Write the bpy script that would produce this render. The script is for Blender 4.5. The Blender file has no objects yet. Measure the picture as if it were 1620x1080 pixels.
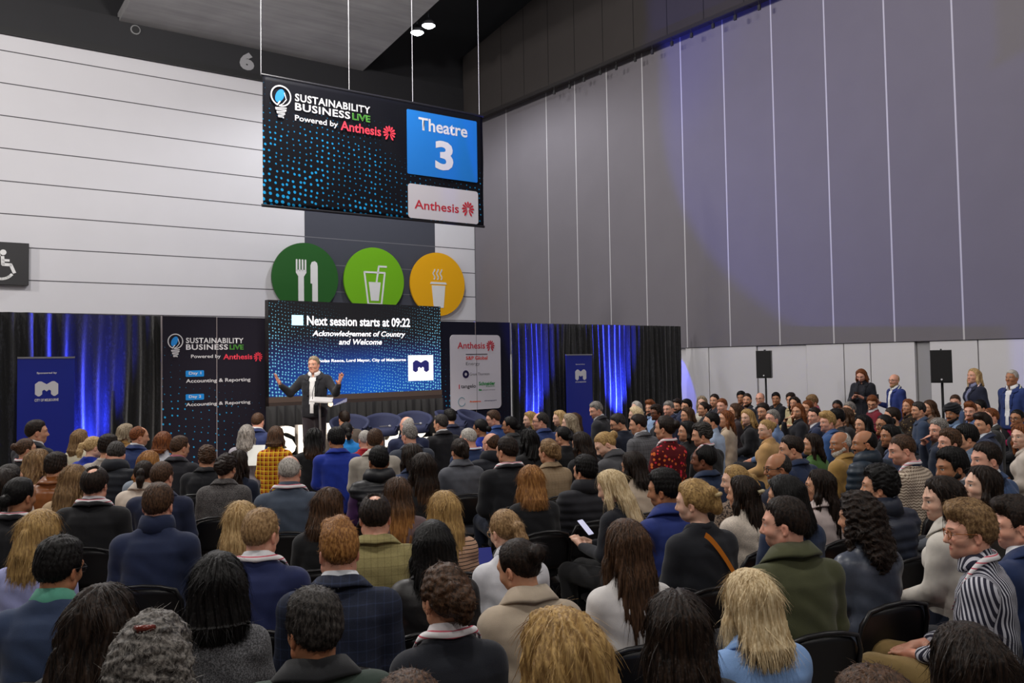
import bpy, bmesh, math, random
import numpy as np
from mathutils import Vector, Matrix, Euler
random.seed(7); NP = np.random.RandomState(7)
SC = bpy.context.scene; COL = SC.collection
PI = math.pi
# ------------------------------------------------------------------ camera
CAM_H = 1.97; FPX = 1361.0; CX, CY = 810.0, 512.0
cd = bpy.data.cameras.new('camera'); cam = bpy.data.objects.new('camera', cd); COL.objects.link(cam)
cd.sensor_width = 36.0; cd.lens = FPX / 1620 * 36; cd.shift_y = (CY - 540) / 1620; cd.clip_end = 200
MR = (Matrix.Rotation(PI/2 + math.radians(2.45), 3, 'X') @ Matrix.Rotation(math.radians(-0.905), 3, 'Z'))
cam.matrix_world = Matrix.Translation((0, 0, CAM_H)) @ MR.to_4x4()
SC.camera = cam
cd.dof.use_dof = False
# ------------------------------------------------------------------ world, exposure, hall lights
SC.view_settings.view_transform = 'Standard'; SC.view_settings.look = 'None'
SC.view_settings.gamma = 1; SC.view_settings.exposure = 0.0
SC.view_settings.use_curve_mapping = False
w = bpy.data.worlds.new('World'); SC.world = w; w.use_nodes = True
w.node_tree.nodes['Background'].inputs[0].default_value = (0.80, 0.82, 0.92, 1)
w.node_tree.nodes['Background'].inputs[1].default_value = 0.06

def light(kind, name, loc, energy, color=(1, 1, 1), target=None, size=0.3, spot=None, blend=0.3):
    d = bpy.data.lights.new(name, kind); d.energy = energy; d.color = color
    if kind == 'AREA': d.shape = 'DISK'; d.size = size
    else: d.shadow_soft_size = size
    if spot: d.spot_size = math.radians(spot); d.spot_blend = blend
    o = bpy.data.objects.new(name, d); COL.objects.link(o); o.location = loc
    if target is not None:
        o.rotation_euler = (Vector(target) - Vector(loc)).to_track_quat('-Z', 'Y').to_euler()
    return o
WARM = (1.0, 0.955, 0.91)
# high-bay lamps of the hall (all but two hang out of the frame)
for hx, hy, pw in [(-3.0, 14.0, 1400), (-9, 12.0, 1500), (-15.5, 8.5, 1600), (4.0, 11.0, 420), (8.5, 5.5, 420), (12, -1, 300), (-7, 3, 650), (0.5, 2.0, 700), (-1, -5, 650), (6, -4, 500)]:
    light('POINT', 'hall_lamp_light', (hx, hy, 9.6), pw, WARM, None, 0.28)
# front wash on the stage
light('SPOT', 'stage_wash_light', (-2.5, 4.5, 8.0), 2600, (1.0, 0.90, 0.80), (-2.9, 13.2, 1.2), 0.15, 30, 0.6)
# blue LED uplights at the drapes
BLUE = (0.03, 0.05, 1.0)
# ------------------------------------------------------------------ pixel helpers (frame 1620x1080)
C0 = Vector((0, 0, CAM_H))
def ray(u, v): return (MR @ Vector(((u - CX) / FPX, -(v - CY) / FPX, -1.0))).normalized()
def at_h(u, v, h):
    r = ray(u, v); t = (h - CAM_H) / r.z; return C0 + r * t
def at_y(u, v, Y):
    r = ray(u, v); return C0 + r * (Y / r.y)
class Plane:
    """vertical plane through (x, y) running along direction d (pointing to the right in the picture); local frame: X along d, Z up, -Y to the room."""
    def __init__(s, p, d):
        s.p = Vector((p[0], p[1], 0)); s.d = Vector((d[0], d[1], 0)).normalized(); s.n = Vector((s.d.y, -s.d.x, 0))
    def hit(s, u, v, off=0.0):
        r = ray(u, v); q = s.p + s.n * off; t = (q - C0).dot(s.n) / r.dot(s.n); return C0 + r * t
    def loc(s, u, v, off=0.0):
        q = s.hit(u, v, off) - s.p; return (q.dot(s.d), q.z)
    def mat(s, a, z, off=0.0):
        o = s.p + s.d * a + s.n * off + Vector((0, 0, z))
        m = Matrix((( s.d.x, -s.n.x, 0, o.x), (s.d.y, -s.n.y, 0, o.y), (0, 0, 1, o.z), (0, 0, 0, 1)))
        return m
# planes of the hall and of the stage set
D2 = (0.5936, -0.8047); D1 = (0.8047, 0.5936)
WR = Plane((7.38, 18.2), D2)                      # right wall
def _corner():
    r = ray(751.5, 440); n = WR.n; t = (WR.p - C0).dot(n) / r.dot(n); return C0 + r * t
CORNER = _corner()
WL = Plane((CORNER.x, CORNER.y), D1)              # left wall
ST = Plane((-4.12, 14.56), (0.7645, 0.6446))      # line of drapes and flats
SCR = Plane((-4.02, 14.25), (1.069, 1.0))         # screen
BN = Plane((CORNER.x * .6, CORNER.y * .6), D1)    # hanging banner
# ------------------------------------------------------------------ objects
def tag(o, label=None, cat=None, group=None, kind=None):
    if label: o['label'] = label
    if cat: o['category'] = cat
    if group: o['group'] = group
    if kind: o['kind'] = kind
    return o
def link(name, data, m=None, parent=None, mw=None):
    o = bpy.data.objects.new(name, data); COL.objects.link(o)
    if parent is not None: o.parent = parent
    if mw is not None: o.matrix_local = mw
    if m is not None:
        if len(data.materials) == 0: data.materials.append(m)
        o.material_slots[0].link = 'OBJECT'; o.material_slots[0].material = m
    return o
def empty(name, mw, label, cat, group=None):
    o = bpy.data.objects.new(name, None); COL.objects.link(o); o.matrix_world = mw; o.empty_display_size = .1
    return tag(o, label, cat, group)
def mesh_from(name, verts, faces, smooth=False):
    me = bpy.data.meshes.new(name); me.from_pydata([tuple(v) for v in verts], [], faces); me.validate()
    if smooth: me.shade_smooth()
    return me
class MB:
    """collects simple shapes into one mesh"""
    def __init__(s): s.v = []; s.f = []
    def add(s, vs, fs):
        k = len(s.v); s.v += [tuple(v) for v in vs]; s.f += [tuple(i + k for i in f) for f in fs]; return s
    def box(s, x0, x1, y0, y1, z0, z1):
        return s.add([(x0,y0,z0),(x1,y0,z0),(x1,y1,z0),(x0,y1,z0),(x0,y0,z1),(x1,y0,z1),(x1,y1,z1),(x0,y1,z1)],
                     [(0,3,2,1),(4,5,6,7),(0,1,5,4),(1,2,6,5),(2,3,7,6),(3,0,4,7)])
    def tube(s, pts, r, n=8, caps=True):
        pts = [Vector(p) for p in pts]; rs = r if isinstance(r, (list, tuple)) else [r] * len(pts)
        vs = []; fs = []; up = None
        for i, p in enumerate(pts):
            t = (pts[min(i+1, len(pts)-1)] - pts[max(i-1, 0)]).normalized()
            if up is None: up = Vector((0,0,1)) if abs(t.z) < .9 else Vector((1,0,0))
            a = t.cross(up).normalized(); b = a.cross(t).normalized(); up = b
            for k in range(n):
                q = 2*PI*k/n; vs.append(p + a*(math.cos(q)*rs[i]) + b*(math.sin(q)*rs[i]))
        for i in range(len(pts)-1):
            for k in range(n):
                k2 = (k+1) % n; fs.append((i*n+k, i*n+k2, (i+1)*n+k2, (i+1)*n+k))
        if caps: fs.append(tuple(range(n-1, -1, -1))); fs.append(tuple((len(pts)-1)*n+k for k in range(n)))
        return s.add(vs, fs)
    def poly(s, pts, y0, y1):
        """prism: outline in (x, z), thickness y0 (back) .. y1 (front)"""
        n = len(pts); vs = [(x, y0, z) for x, z in pts] + [(x, y1, z) for x, z in pts]
        fs = [tuple(range(n-1, -1, -1)), tuple(range(n, 2*n))] + [(i, (i+1) % n, n+(i+1) % n, n+i) for i in range(n)]
        return s.add(vs, fs)
    def disc(s, cx, cz, r, y0, y1, n=48): return s.poly([(cx + r*math.cos(2*PI*i/n), cz + r*math.sin(2*PI*i/n)) for i in range(n)], y0, y1)
    def strip(s, pts, wd, y0, y1):
        """flat polyline band in (x, z)"""
        for (a, b) in zip(pts[:-1], pts[1:]):
            d = Vector((b[0]-a[0], b[1]-a[1]));
            if d.length < 1e-6: continue
            nrm = Vector((-d.y, d.x)).normalized() * wd / 2; e = d.normalized() * wd * .25
            s.poly([(a[0]-nrm.x-e.x, a[1]-nrm.y-e.y), (b[0]-nrm.x+e.x, b[1]-nrm.y+e.y), (b[0]+nrm.x+e.x, b[1]+nrm.y+e.y), (a[0]+nrm.x-e.x, a[1]+nrm.y-e.y)], y0, y1)
        return s
    def build(s, name, m, parent=None, mw=None, smooth=False):
        return link(name, mesh_from(name, s.v, s.f, smooth), m, parent, mw)
def rrect(x0, x1, z0, z1, r, n=6):
    out = []
    for cx, cz, a in ((x1-r, z1-r, 0), (x0+r, z1-r, 90), (x0+r, z0+r, 180), (x1-r, z0+r, 270)):
        out += [(cx + r*math.cos(math.radians(a + 90*i/n)), cz + r*math.sin(math.radians(a + 90*i/n))) for i in range(n+1)]
    return out
# ------------------------------------------------------------------ materials
MATS = {}
class NT:
    def __init__(s, name):
        s.m = bpy.data.materials.new(name); s.m.use_nodes = True; s.t = s.m.node_tree; s.b = s.t.nodes['Principled BSDF']
    def n(s, typ, **kw):
        nd = s.t.nodes.new(typ)
        for k, v in kw.items():
            if k.startswith('i_'):
                key = k[2:]; nd.inputs[int(key) if key.isdigit() else key.replace('_', ' ')].default_value = v
            else: setattr(nd, k, v)
        return nd
    def l(s, a, b): s.t.links.new(a, b)
    def put(s, sock, val):
        if hasattr(val, 'is_linked'): s.l(val, sock)
        else: sock.default_value = val
    def math(s, op, a, b=0.0, c=0.0, clamp=False):
        nd = s.n('ShaderNodeMath', operation=op, use_clamp=clamp)
        for i, x in enumerate((a, b, c)): s.put(nd.inputs[i], x)
        return nd.outputs[0]
    def mix(s, f, a, b):
        nd = s.n('ShaderNodeMix', data_type='RGBA'); s.put(nd.inputs[0], f); s.put(nd.inputs[6], a); s.put(nd.inputs[7], b); return nd.outputs[2]
    def ramp(s, f, a, b):
        nd = s.n('ShaderNodeMapRange', clamp=True, interpolation_type='SMOOTHSTEP'); s.put(nd.inputs[0], f); nd.inputs[1].default_value = a; nd.inputs[2].default_value = b; return nd.outputs[0]
    def co(s, scale=(1,1,1), kind='Object'):
        c = s.n('ShaderNodeTexCoord').outputs[kind]; m = s.n('ShaderNodeMapping', i_Scale=scale); s.l(c, m.inputs[0]); return m.outputs[0]
    def noise(s, vec, scale, detail=3, rough=.5):
        nd = s.n('ShaderNodeTexNoise', i_Scale=scale, i_Detail=detail, i_Roughness=rough); s.l(vec, nd.inputs['Vector']); return nd.outputs[0]
    def bump(s, h, strength=.3, dist=.01):
        nd = s.n('ShaderNodeBump', i_Strength=strength, i_Distance=dist); s.l(h, nd.inputs['Height']); s.l(nd.outputs[0], s.b.inputs['Normal'])
    def sep(s, v):
        nd = s.n('ShaderNodeSeparateXYZ'); s.l(v, nd.inputs[0]); return nd.outputs
def C4(c): return (c[0], c[1], c[2], 1.0)
def srgb(r, g=None, b=None):
    if g is None:
        h = r.lstrip('#'); r, g, b = int(h[0:2], 16), int(h[2:4], 16), int(h[4:6], 16)
    f = lambda x: (x/255/12.92) if x/255 <= .04045 else ((x/255+.055)/1.055)**2.4
    return (f(r), f(g), f(b))
def plain(name, c, rough=.6, metal=0.0, emit=None, spec=.5, noise=0.0, scale=8):
    key = (name, tuple(c), rough, metal, emit)
    if key in MATS: return MATS[key]
    t = NT(name); t.b.inputs['Roughness'].default_value = rough; t.b.inputs['Metallic'].default_value = metal
    t.b.inputs['Specular IOR Level'].default_value = spec
    if noise:
        n = t.noise(t.co(), scale); k = t.n('ShaderNodeMapRange'); t.l(n, k.inputs[0]); k.inputs[3].default_value = 1-noise; k.inputs[4].default_value = 1+noise
        mx = t.n('ShaderNodeVectorMath', operation='SCALE'); mx.inputs[0].default_value = c; t.l(k.outputs[0], mx.inputs['Scale']); t.l(mx.outputs[0], t.b.inputs['Base Color'])
    else: t.b.inputs['Base Color'].default_value = C4(c)
    if emit:
        t.b.inputs['Emission Color'].default_value = C4(c); t.b.inputs['Emission Strength'].default_value = emit
    MATS[key] = t.m; return t.m
WHITE = plain('white_print', srgb(225, 224, 228), .5)
BLACK = plain('black_plastic', (.012, .012, .014), .45)
def seams(name, base, line, axis, positions=None, period=None, width=.02, rough=.7, var=.04, bump=.0):
    """wall paint with joint lines across local axis ('x' or 'z')"""
    t = NT(name); v = t.co(); s = t.sep(v); q = s[0] if axis == 'x' else s[2]
    fac = None
    if period:
        k = t.math('ABSOLUTE', t.math('SUBTRACT', t.math('FRACT', t.math('DIVIDE', t.math('SUBTRACT', q, positions), period)), .5))
        fac = t.math('GREATER_THAN', k, .5 - width/2/period)
    else:
        for p in positions:
            f = t.math('LESS_THAN', t.math('ABSOLUTE', t.math('SUBTRACT', q, p)), width/2); fac = f if fac is None else t.math('MAXIMUM', fac, f)
    n = t.noise(v, 1.3, 4); r = t.n('ShaderNodeMapRange'); t.l(n, r.inputs[0]); r.inputs[3].default_value = 1-var; r.inputs[4].default_value = 1+var
    sc = t.n('ShaderNodeVectorMath', operation='SCALE'); sc.inputs[0].default_value = base; t.l(r.outputs[0], sc.inputs['Scale'])
    t.l(t.mix(fac, sc.outputs[0], C4(line)), t.b.inputs['Base Color']); t.b.inputs['Roughness'].default_value = rough; t.b.inputs['Specular IOR Level'].default_value = .2
    return t.m
# ------------------------------------------------------------------ lettering
def text_mesh(s, bold=.0, shear=0.0, outline=False, spacing=1.0):
    cu = bpy.data.curves.new('lettering', 'FONT'); cu.body = s; cu.size = 1.0; cu.offset = bold; cu.shear = shear; cu.space_character = spacing
    cu.resolution_u = 3
    if outline: cu.fill_mode = 'NONE'; cu.bevel_depth = .028; cu.bevel_resolution = 0
    o = bpy.data.objects.new('lettering', cu); COL.objects.link(o)
    dg = bpy.context.evaluated_depsgraph_get(); dg.update()
    me = bpy.data.meshes.new_from_object(o.evaluated_get(dg)); bpy.data.objects.remove(o); bpy.data.curves.remove(cu)
    return me
def lettering(s, rect, m, parent, y=-.006, bold=.025, shear=0.0, outline=False, name='lettering', label=None, keep=False, spacing=1.0):
    """lettering filling rect = (x0, x1, z0, z1) of the parent's local X-Z plane"""
    me = text_mesh(s, bold, shear, outline, spacing); n = len(me.vertices); co = np.empty(n*3); me.vertices.foreach_get('co', co); co = co.reshape(-1, 3)
    lo, hi = co.min(0), co.max(0); x0, x1, z0, z1 = rect
    kx = (x1-x0)/max(hi[0]-lo[0], 1e-6); kz = (z1-z0)/max(hi[1]-lo[1], 1e-6)
    if keep: kz = kx
    out = np.stack([x0 + (co[:,0]-lo[0])*kx, np.full(n, y) - (co[:,2]-lo[2])*.05, z0 + (co[:,1]-lo[1])*kz], 1)
    me.vertices.foreach_set('co', out.ravel()); me.update(); me.materials.clear()
    o = link(name, me, m, parent)
    if label: o['label'] = label
    return o
class Board:
    """a flat sign on a plane: pixel rectangles become local rectangles of its root Empty"""
    def __init__(s, plane, u, v, off, name, label, cat, group=None, z0=None):
        a, z = plane.loc(u, v, off); s.pl = plane; s.a = a; s.z = z if z0 is None else z0; s.off = off
        s.root = empty(name, plane.mat(a, s.z, off), label, cat, group)
    def p(s, u, v):
        a, z = s.pl.loc(u, v, s.off); return (a - s.a, z - s.z)
    def rect(s, u0, v0, u1, v1):
        """u0,v0 = lower left pixel, u1,v1 = upper right pixel"""
        a = s.p(u0, v0); b = s.p(u1, v1); return (a[0], b[0], a[1], b[1])
    def text(s, body, u0, v0, u1, v1, m, **kw): return lettering(body, s.rect(u0, v0, u1, v1), m, s.root, **kw)
    def panel(s, name, pts, m, y0=-.004, y1=0.0, label=None):
        o = MB().poly(pts, y1, y0).build(name, m, s.root)
        if label: o['label'] = label
        return o
def burst(mb, cx, cz, r, y0, y1):
    for i in range(12):
        a = 2*PI*i/12 + PI/2
        if i == 6: continue
        l = r*1.15 if i in (5, 7) else r
        d = Vector((math.cos(a), math.sin(a))); n = Vector((-d.y, d.x))
        p = [d*r*.22 - n*r*.04, d*l*.8 - n*r*.15, d*l - n*r*.06, d*l + n*r*.06, d*l*.8 + n*r*.15, d*r*.22 + n*r*.04]
        mb.poly([(cx+q.x, cz+q.y) for q in p], y0, y1)
    return mb
def dots_mat(name, base, dot, scale, rad, x0, x1, z0, z1, emit=0.0, kind='board'):
    """printed halftone dots, denser towards the lower left"""
    t = NT(name); v = t.co(); s = t.sep(v)
    vo = t.n('ShaderNodeTexVoronoi', voronoi_dimensions='2D', feature='F1', i_Scale=scale, i_Randomness=.42)
    cb = t.n('ShaderNodeCombineXYZ'); t.l(s[0], cb.inputs[0]); t.l(t.math('ADD', s[2], t.math('MULTIPLY', s[0], .12)), cb.inputs[1]); t.l(cb.outputs[0], vo.inputs['Vector'])
    xx = t.math('DIVIDE', t.math('SUBTRACT', s[0], x0), x1-x0); zz = t.math('DIVIDE', t.math('SUBTRACT', s[2], z0), z1-z0)
    wv = t.math('MULTIPLY', t.noise(v, 1.2, 1), 1.0)
    if kind == 'board': g = t.math('SUBTRACT', t.math('ADD', t.math('MULTIPLY', t.math('SUBTRACT', 1.0, zz), .75), t.math('MULTIPLY', t.math('SUBTRACT', 1.0, xx), .35)), wv)
    else: g = t.math('SUBTRACT', t.math('ADD', t.math('ABSOLUTE', t.math('SUBTRACT', xx, .47)), t.math('MULTIPLY', t.math('SUBTRACT', 1.0, zz), .6)), t.math('MULTIPLY', wv, .5))
    r = t.math('MULTIPLY', t.math('MINIMUM', t.math('MAXIMUM', t.math('ADD', g, .25), .12), 1.0), rad)
    f = t.math('MULTIPLY', t.math('LESS_THAN', vo.outputs['Distance'], r), t.ramp(g, -.3, .5))
    if kind == 'board':
        t.l(t.mix(f, C4(base), C4(dot)), t.b.inputs['Base Color']); t.b.inputs['Roughness'].default_value = .55; t.b.inputs['Specular IOR Level'].default_value = .12
        t.bump(t.noise(t.co((1, 1, .25)), 2.2, 1), .12, .05)
    else:
        c = t.math('SUBTRACT', 1.0, t.math('MULTIPLY', t.math('ABSOLUTE', t.math('SUBTRACT', xx, .55)), 1.3), clamp=True)
        lo = t.math('MULTIPLY', t.ramp(zz, .62, .05), c)
        bg = t.mix(t.ramp(zz, .75, .25), C4(srgb(16, 16, 18)), C4(srgb(24, 26, 74)))
        bg = t.mix(lo, bg, C4(srgb(6, 96, 205)))
        col = t.mix(f, bg, C4(dot)); t.b.inputs['Base Color'].default_value = (.01, .01, .012, 1); t.b.inputs['Roughness'].default_value = .35
        t.l(col, t.b.inputs['Emission Color']); t.b.inputs['Emission Strength'].default_value = emit
    return t.m
# ================================================================== THE HALL
def struct(o, kind='structure'): o['kind'] = kind; return o
t = NT('floor_concrete'); v = t.co(); n = t.noise(v, 1.5, 6)
t.l(t.mix(n, C4(srgb(92, 86, 82)), C4(srgb(128, 120, 114))), t.b.inputs['Base Color']); t.b.inputs['Roughness'].default_value = .55
struct(MB().box(-30, 30, -14, 42, -.2, 0).build('floor', t.m))
# left wall: white horizontal boards
ztop = WL.loc(0, 53.3)[1]; zl = [WL.loc(380, y)[1] for y in (167, 212, 255.8, 300.3, 344.5, 389.4, 434.2, 478.3)]
per = (zl[0]-zl[-1])/7
WLM = WL.mat(0, 0); LEN_L = 24.0
m_wl = seams('white_board_wall', srgb(212, 211, 216), srgb(88, 86, 90), 'z', positions=zl[-1] + per/2, period=per, width=.028, var=.03)
struct(MB().box(-LEN_L, 0, 0, .3, 0, ztop).build('wall_left', m_wl, None, WLM))
# fascia above it, dark, with the bay number
fas = plain('dark_fascia', srgb(32, 32, 36), .7, noise=.1, scale=2)
zc = WL.loc(572, 114)[1]
struct(MB().box(-LEN_L, 0.3, -.12, .25, ztop, zc + .1).box(-LEN_L, 4, .26, .4, zc - .5, 17).build('trim_1', fas, None, WLM))
struct(MB().box(-LEN_L, 0.0, -.17, -.121, ztop - .02, ztop + .16).build('trim_2', plain('fascia_edge', srgb(22, 22, 25), .6), None, WLM))
# dark panel behind the round signs
a0, _ = WL.loc(482, 400); a1, _ = WL.loc(688, 400)
m_dp = seams('slate_board_wall', srgb(72, 74, 84), srgb(112, 112, 118), 'z', positions=zl[-1] + per/2, period=per, width=.022, var=.03)
struct(MB().box(a0, a1, -.012, 0, 0, WL.loc(482, 200)[1]).build('trim_3', m_dp, None, WLM))
# right wall: grey acoustic panels over white operable panels
zb = WR.loc(1240, 545.4)[1]; ztr = WR.loc(860, 140.7)[1]
seam_px = [804, 868, 914, 965, 1022, 1084, 1152, 1230, 1315, 1411, 1520]
sx = [WR.loc(u, 400)[0] for u in seam_px]
aC = WR.loc(752.5, 440)[0]
m_wr = seams('grey_acoustic_wall', srgb(116, 112, 118), srgb(190, 188, 192), 'x', positions=sx, width=.035, rough=.85, var=.05)
struct(MB().box(aC, 16, 0, .3, zb, ztr + .05).build('wall_right', m_wr, None, WR.mat(0, 0)))
# bulkhead above the track
OFF = .45
def bk(u, v): return WR.loc(u, v, OFF)
pA = bk(733, 160); zt2 = bk(860, 140.7)[1]
poly = [(pA[0], zt2), (16, zt2), (16, 16.5), bk(840, 1.5), bk(727, 93.3)]
poly[4] = (pA[0], poly[4][1])
k = (poly[3][1]-poly[4][1])/(poly[3][0]-poly[4][0]); poly[2] = (16, poly[3][1] + k*(16-poly[3][0]))
t = seams('bulkhead_panels', srgb(62, 58, 57), srgb(36, 34, 34), 'x', positions=0.0, period=1.22, width=.03, rough=.85, var=.05)
struct(MB().poly(poly, .3, 0).build('wall_upper', t, None, WR.mat(0, 0, OFF)))
# lower operable panels
MWR = WR.mat(0, 0)
edges = [1084, 1121, 1197, 1275, 1335, 1377, 1448, 1471, 1548, 1640]
ex = [WR.loc(u, 600)[0] for u in edges]
m_lp = plain('white_operable_panel', srgb(206, 204, 206), .55, noise=.03, scale=2)
m_pil = plain('pilaster_grey', srgb(150, 149, 152), .6)
mb = MB(); mp = MB()
mb.box(aC, ex[0], .10, .2, 0, zb)
for i in range(len(ex)-1):
    if edges[i] == 1448: mp.box(ex[i]+.01, ex[i+1]-.01, .10, .22, 0, zb); continue
    mb.box(ex[i] + .012, ex[i+1] - .012, .03 if edges[i] != 1197 else .06, .16, 0, zb - .015)
mb.box(ex[-1], 16, .03, .16, 0, zb - .015)
struct(mb.build('wall_base', m_lp, None, MWR)); struct(mp.build('column_1', m_pil, None, MWR))
struct(MB().box(aC, 16, .21, .3, 0, zb + .02).build('trim_4', plain('panel_gap', (.03, .03, .032), .8), None, MWR))
# curtain track with small gliders hanging below it
tr = MB().box(pA[0], 14, -.06, 0, zt2 - .07, zt2 + .02)
tk = tr.build('curtain_track', plain('dark_track', srgb(40, 36, 36), .5), None, WR.mat(0, 0, OFF))
tag(tk, 'long dark curtain track running along the upper grey wall', 'track')
gm = plain('glider', srgb(34, 33, 34), .6)
for i, (u, v) in enumerate([(877, 146), (901, 137), (924, 126), (950, 115), (975, 107), (1005, 94), (1032, 82), (1063, 69), (1094, 56), (1128, 41), (1163, 28), (1201, 12)]):
    a, z = WR.loc(u, v, OFF + .03)
    mb = MB().tube([(a - .02, -.03, zt2 - .06), (a, -.03, z + .05)], .006, 6); mb.box(a - .035, a + .035, -.05, -.01, z - .06, z + .06)
    mb.build('glider', gm, tk)
# ceiling: dark soffit and one pale concrete slab
struct(MB().add([(-40, -14, 17), (40, -14, 17), (40, 45, 17), (-40, 45, 17)], [(0, 1, 2, 3)]).build('ceiling', plain('dark_soffit', srgb(24, 24, 27), .8)))
t = NT('board_marked_concrete'); v = t.co(); vv = t.co((.25, 2.2, 1))
n = t.noise(vv, 2.0, 6, .6); n2 = t.noise(v, .7, 3)
t.l(t.mix(t.math('MULTIPLY', t.math('ADD', n, n2), .5), C4(srgb(96, 96, 98)), C4(srgb(190, 188, 190))), t.b.inputs['Base Color']); t.b.inputs['Roughness'].default_value = .8
P = [at_h(u, v, zc) for u, v in ((186, 38), (572, 114), (695, 0))]
q0 = P[0]; q1 = P[1]; d = (P[2]-P[1]); q2 = P[1] + d*2.6
d0 = at_h(207, 0, zc) - P[0]; q3 = P[0] + d0*5.5
rot = Matrix.Rotation(math.atan2(D1[1], D1[0]), 4, 'Z'); inv = rot.inverted()
vs = [inv @ p for p in (q0, q1, q2, q3)]; vs2 = [p + Vector((0, 0, .3)) for p in vs]
struct(MB().add(vs + vs2, [(0, 1, 2, 3), (4, 7, 6, 5), (0, 4, 5, 1), (1, 5, 6, 2), (2, 6, 7, 3), (3, 7, 4, 0)]).build('ceiling_slab', t.m, None, rot))
# bay number
b = Board(WL, 379, 110, .13, 'bay_number', 'grey numeral 6 painted on the dark fascia over the white wall', 'number')
b.text('6', 379, 109, 402, 85, plain('grey_numeral', srgb(150, 150, 154), .6), bold=.07)
# round ceiling speaker on the fascia
c = WL.hit(214.5, 47, .16); o = empty('round_loudspeaker', WL.mat(*WL.loc(214.5, 47, .16), .16), 'small round grey loudspeaker fixed to the dark fascia', 'loudspeaker')
MB().disc(0, 0, .13, 0, .06, 24).build('housing', plain('speaker_grey', srgb(130, 130, 132), .5), o)
MB().disc(0, 0, .10, -.02, 0, 24).build('grille', BLACK, o)
# two high-bay lamps in view
for i, (u, v, lb) in enumerate([(660, 50, 'bright round hall lamp under the dark soffit, the lower of the pair'), (678, 39, 'bright round hall lamp under the dark soffit, the higher of the pair')]):
    p = at_y(u, v, 24.2 - i*.5)
    o = empty('hall_lamp', Matrix.Translation(p), lb, 'lamp', 'pair of hall lamps')
    mb = MB(); n = 24; rs = [(.19, -.03), (.17, .06), (.09, .15), (.05, .2)]
    vs = [(r*math.cos(2*PI*j/n), r*math.sin(2*PI*j/n), z) for r, z in rs for j in range(n)]
    fs = [(a*n+j, a*n+(j+1) % n, (a+1)*n+(j+1) % n, (a+1)*n+j) for a in range(3) for j in range(n)]
    mb.add(vs, fs).build('housing', plain('lamp_housing', srgb(60, 60, 64), .5), o)
    mb = MB(); rs = [(.001, -.10), (.08, -.095), (.14, -.065), (.185, -.03)]
    vs = [(r*math.cos(2*PI*j/n), r*math.sin(2*PI*j/n), z) for r, z in rs for j in range(n)]
    mb.add(vs, fs).build('lens', plain('lamp_glow', (.93, .96, 1), .4, emit=20.0), o, smooth=True)
    MB().tube([(0, 0, .19), (0, 0, 17 - p.z)], .012, 8).build('stem', BLACK, o)
    light('SPOT', 'hall_lamp_light', p + Vector((0, 0, -.25)), 500, (.95, .97, 1), p + Vector((0, 0, -5)), .2, 160, .4)
# ------------------------------------------------------------------ round catering signs on the left wall
def wsign(u0, u1, vtop, col, name, label):
    uc = (u0+u1)/2; off = .18
    a0, _ = WL.loc(u0, 440, off); a1, _ = WL.loc(u1, 440, off); r = (a1-a0)/2; ac = (a0+a1)/2
    _, zt = WL.loc(uc, vtop, off); z = zt - r
    o = empty(name, WL.mat(ac, z, off), label, 'sign', 'round catering signs')
    MB().disc(0, 0, r, .06, 0, 72).build('disc', plain('sign_' + name, col, .5), o)
    MB().box(-r*.4, r*.4, .06, .17, -.03, .03).build('bracket', BLACK, o)
    return o, r
WI = plain('sign_white', srgb(226, 226, 226), .5)
o, r = wsign(430, 535, 384, srgb(26, 88, 24), 'dining_sign', 'dark green round sign with a white fork and knife')
mb = MB(); y = (-.004, -.012)
for i in range(4): mb.poly(rrect(-.30*r + i*.088*r, -.25*r + i*.088*r, .18*r, .52*r, .02*r, 3), *y)
mb.poly([(-.30*r, .22*r), (.014*r, .22*r), (.014*r, .14*r), (-.06*r, .03*r), (-.06*r, -.68*r), (-.23*r, -.68*r), (-.23*r, .03*r), (-.30*r, .14*r)][::-1], *y)
mb.build('fork', WI, o)
mb = MB(); mb.poly([(.14*r, -.16*r), (.14*r, .36*r), (.18*r, .46*r), (.27*r, .49*r), (.34*r, .44*r), (.36*r, .34*r), (.36*r, -.66*r), (.30*r, -.71*r), (.24*r, -.71*r), (.19*r, -.66*r), (.19*r, -.16*r)][::-1], *y)
mb.build('knife', WI, o)
o, r = wsign(544, 639, 391.5, srgb(112, 178, 8), 'drinks_sign', 'bright green round sign with a white drinking glass and straw')
mb = MB(); W = .055*r
mb.strip([(-.34*r, .25*r), (-.22*r, -.70*r), (.22*r, -.70*r), (.34*r, .25*r), (-.34*r, .25*r)], W, *y)
mb.poly([(-.20*r, -.04*r), (-.13*r, -.60*r), (.13*r, -.60*r), (.20*r, -.04*r)], *y)
mb.strip([(.06*r, -.04*r), (.14*r, .44*r), (.40*r, .44*r)], W, *y); mb.build('glass_icon', WI, o)
o, r = wsign(649, 735, 399.5, srgb(236, 172, 2), 'coffee_sign', 'yellow round sign with a white steaming takeaway cup')
mb = MB(); mb.poly([(-.24*r, -.04*r), (-.17*r, -.74*r), (.19*r, -.74*r), (.26*r, -.04*r)], *y)
mb.poly([(-.30*r, .0), (-.26*r, .07*r), (.28*r, .07*r), (.32*r, .0)], *y)
for i in range(3):
    x = (-.15 + i*.13)*r; mb.strip([(x + .03*r*math.sin(q*1.15), .15*r + q*.045*r) for q in range(8)], .04*r, *y)
mb.build('cup_icon', WI, o)
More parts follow.
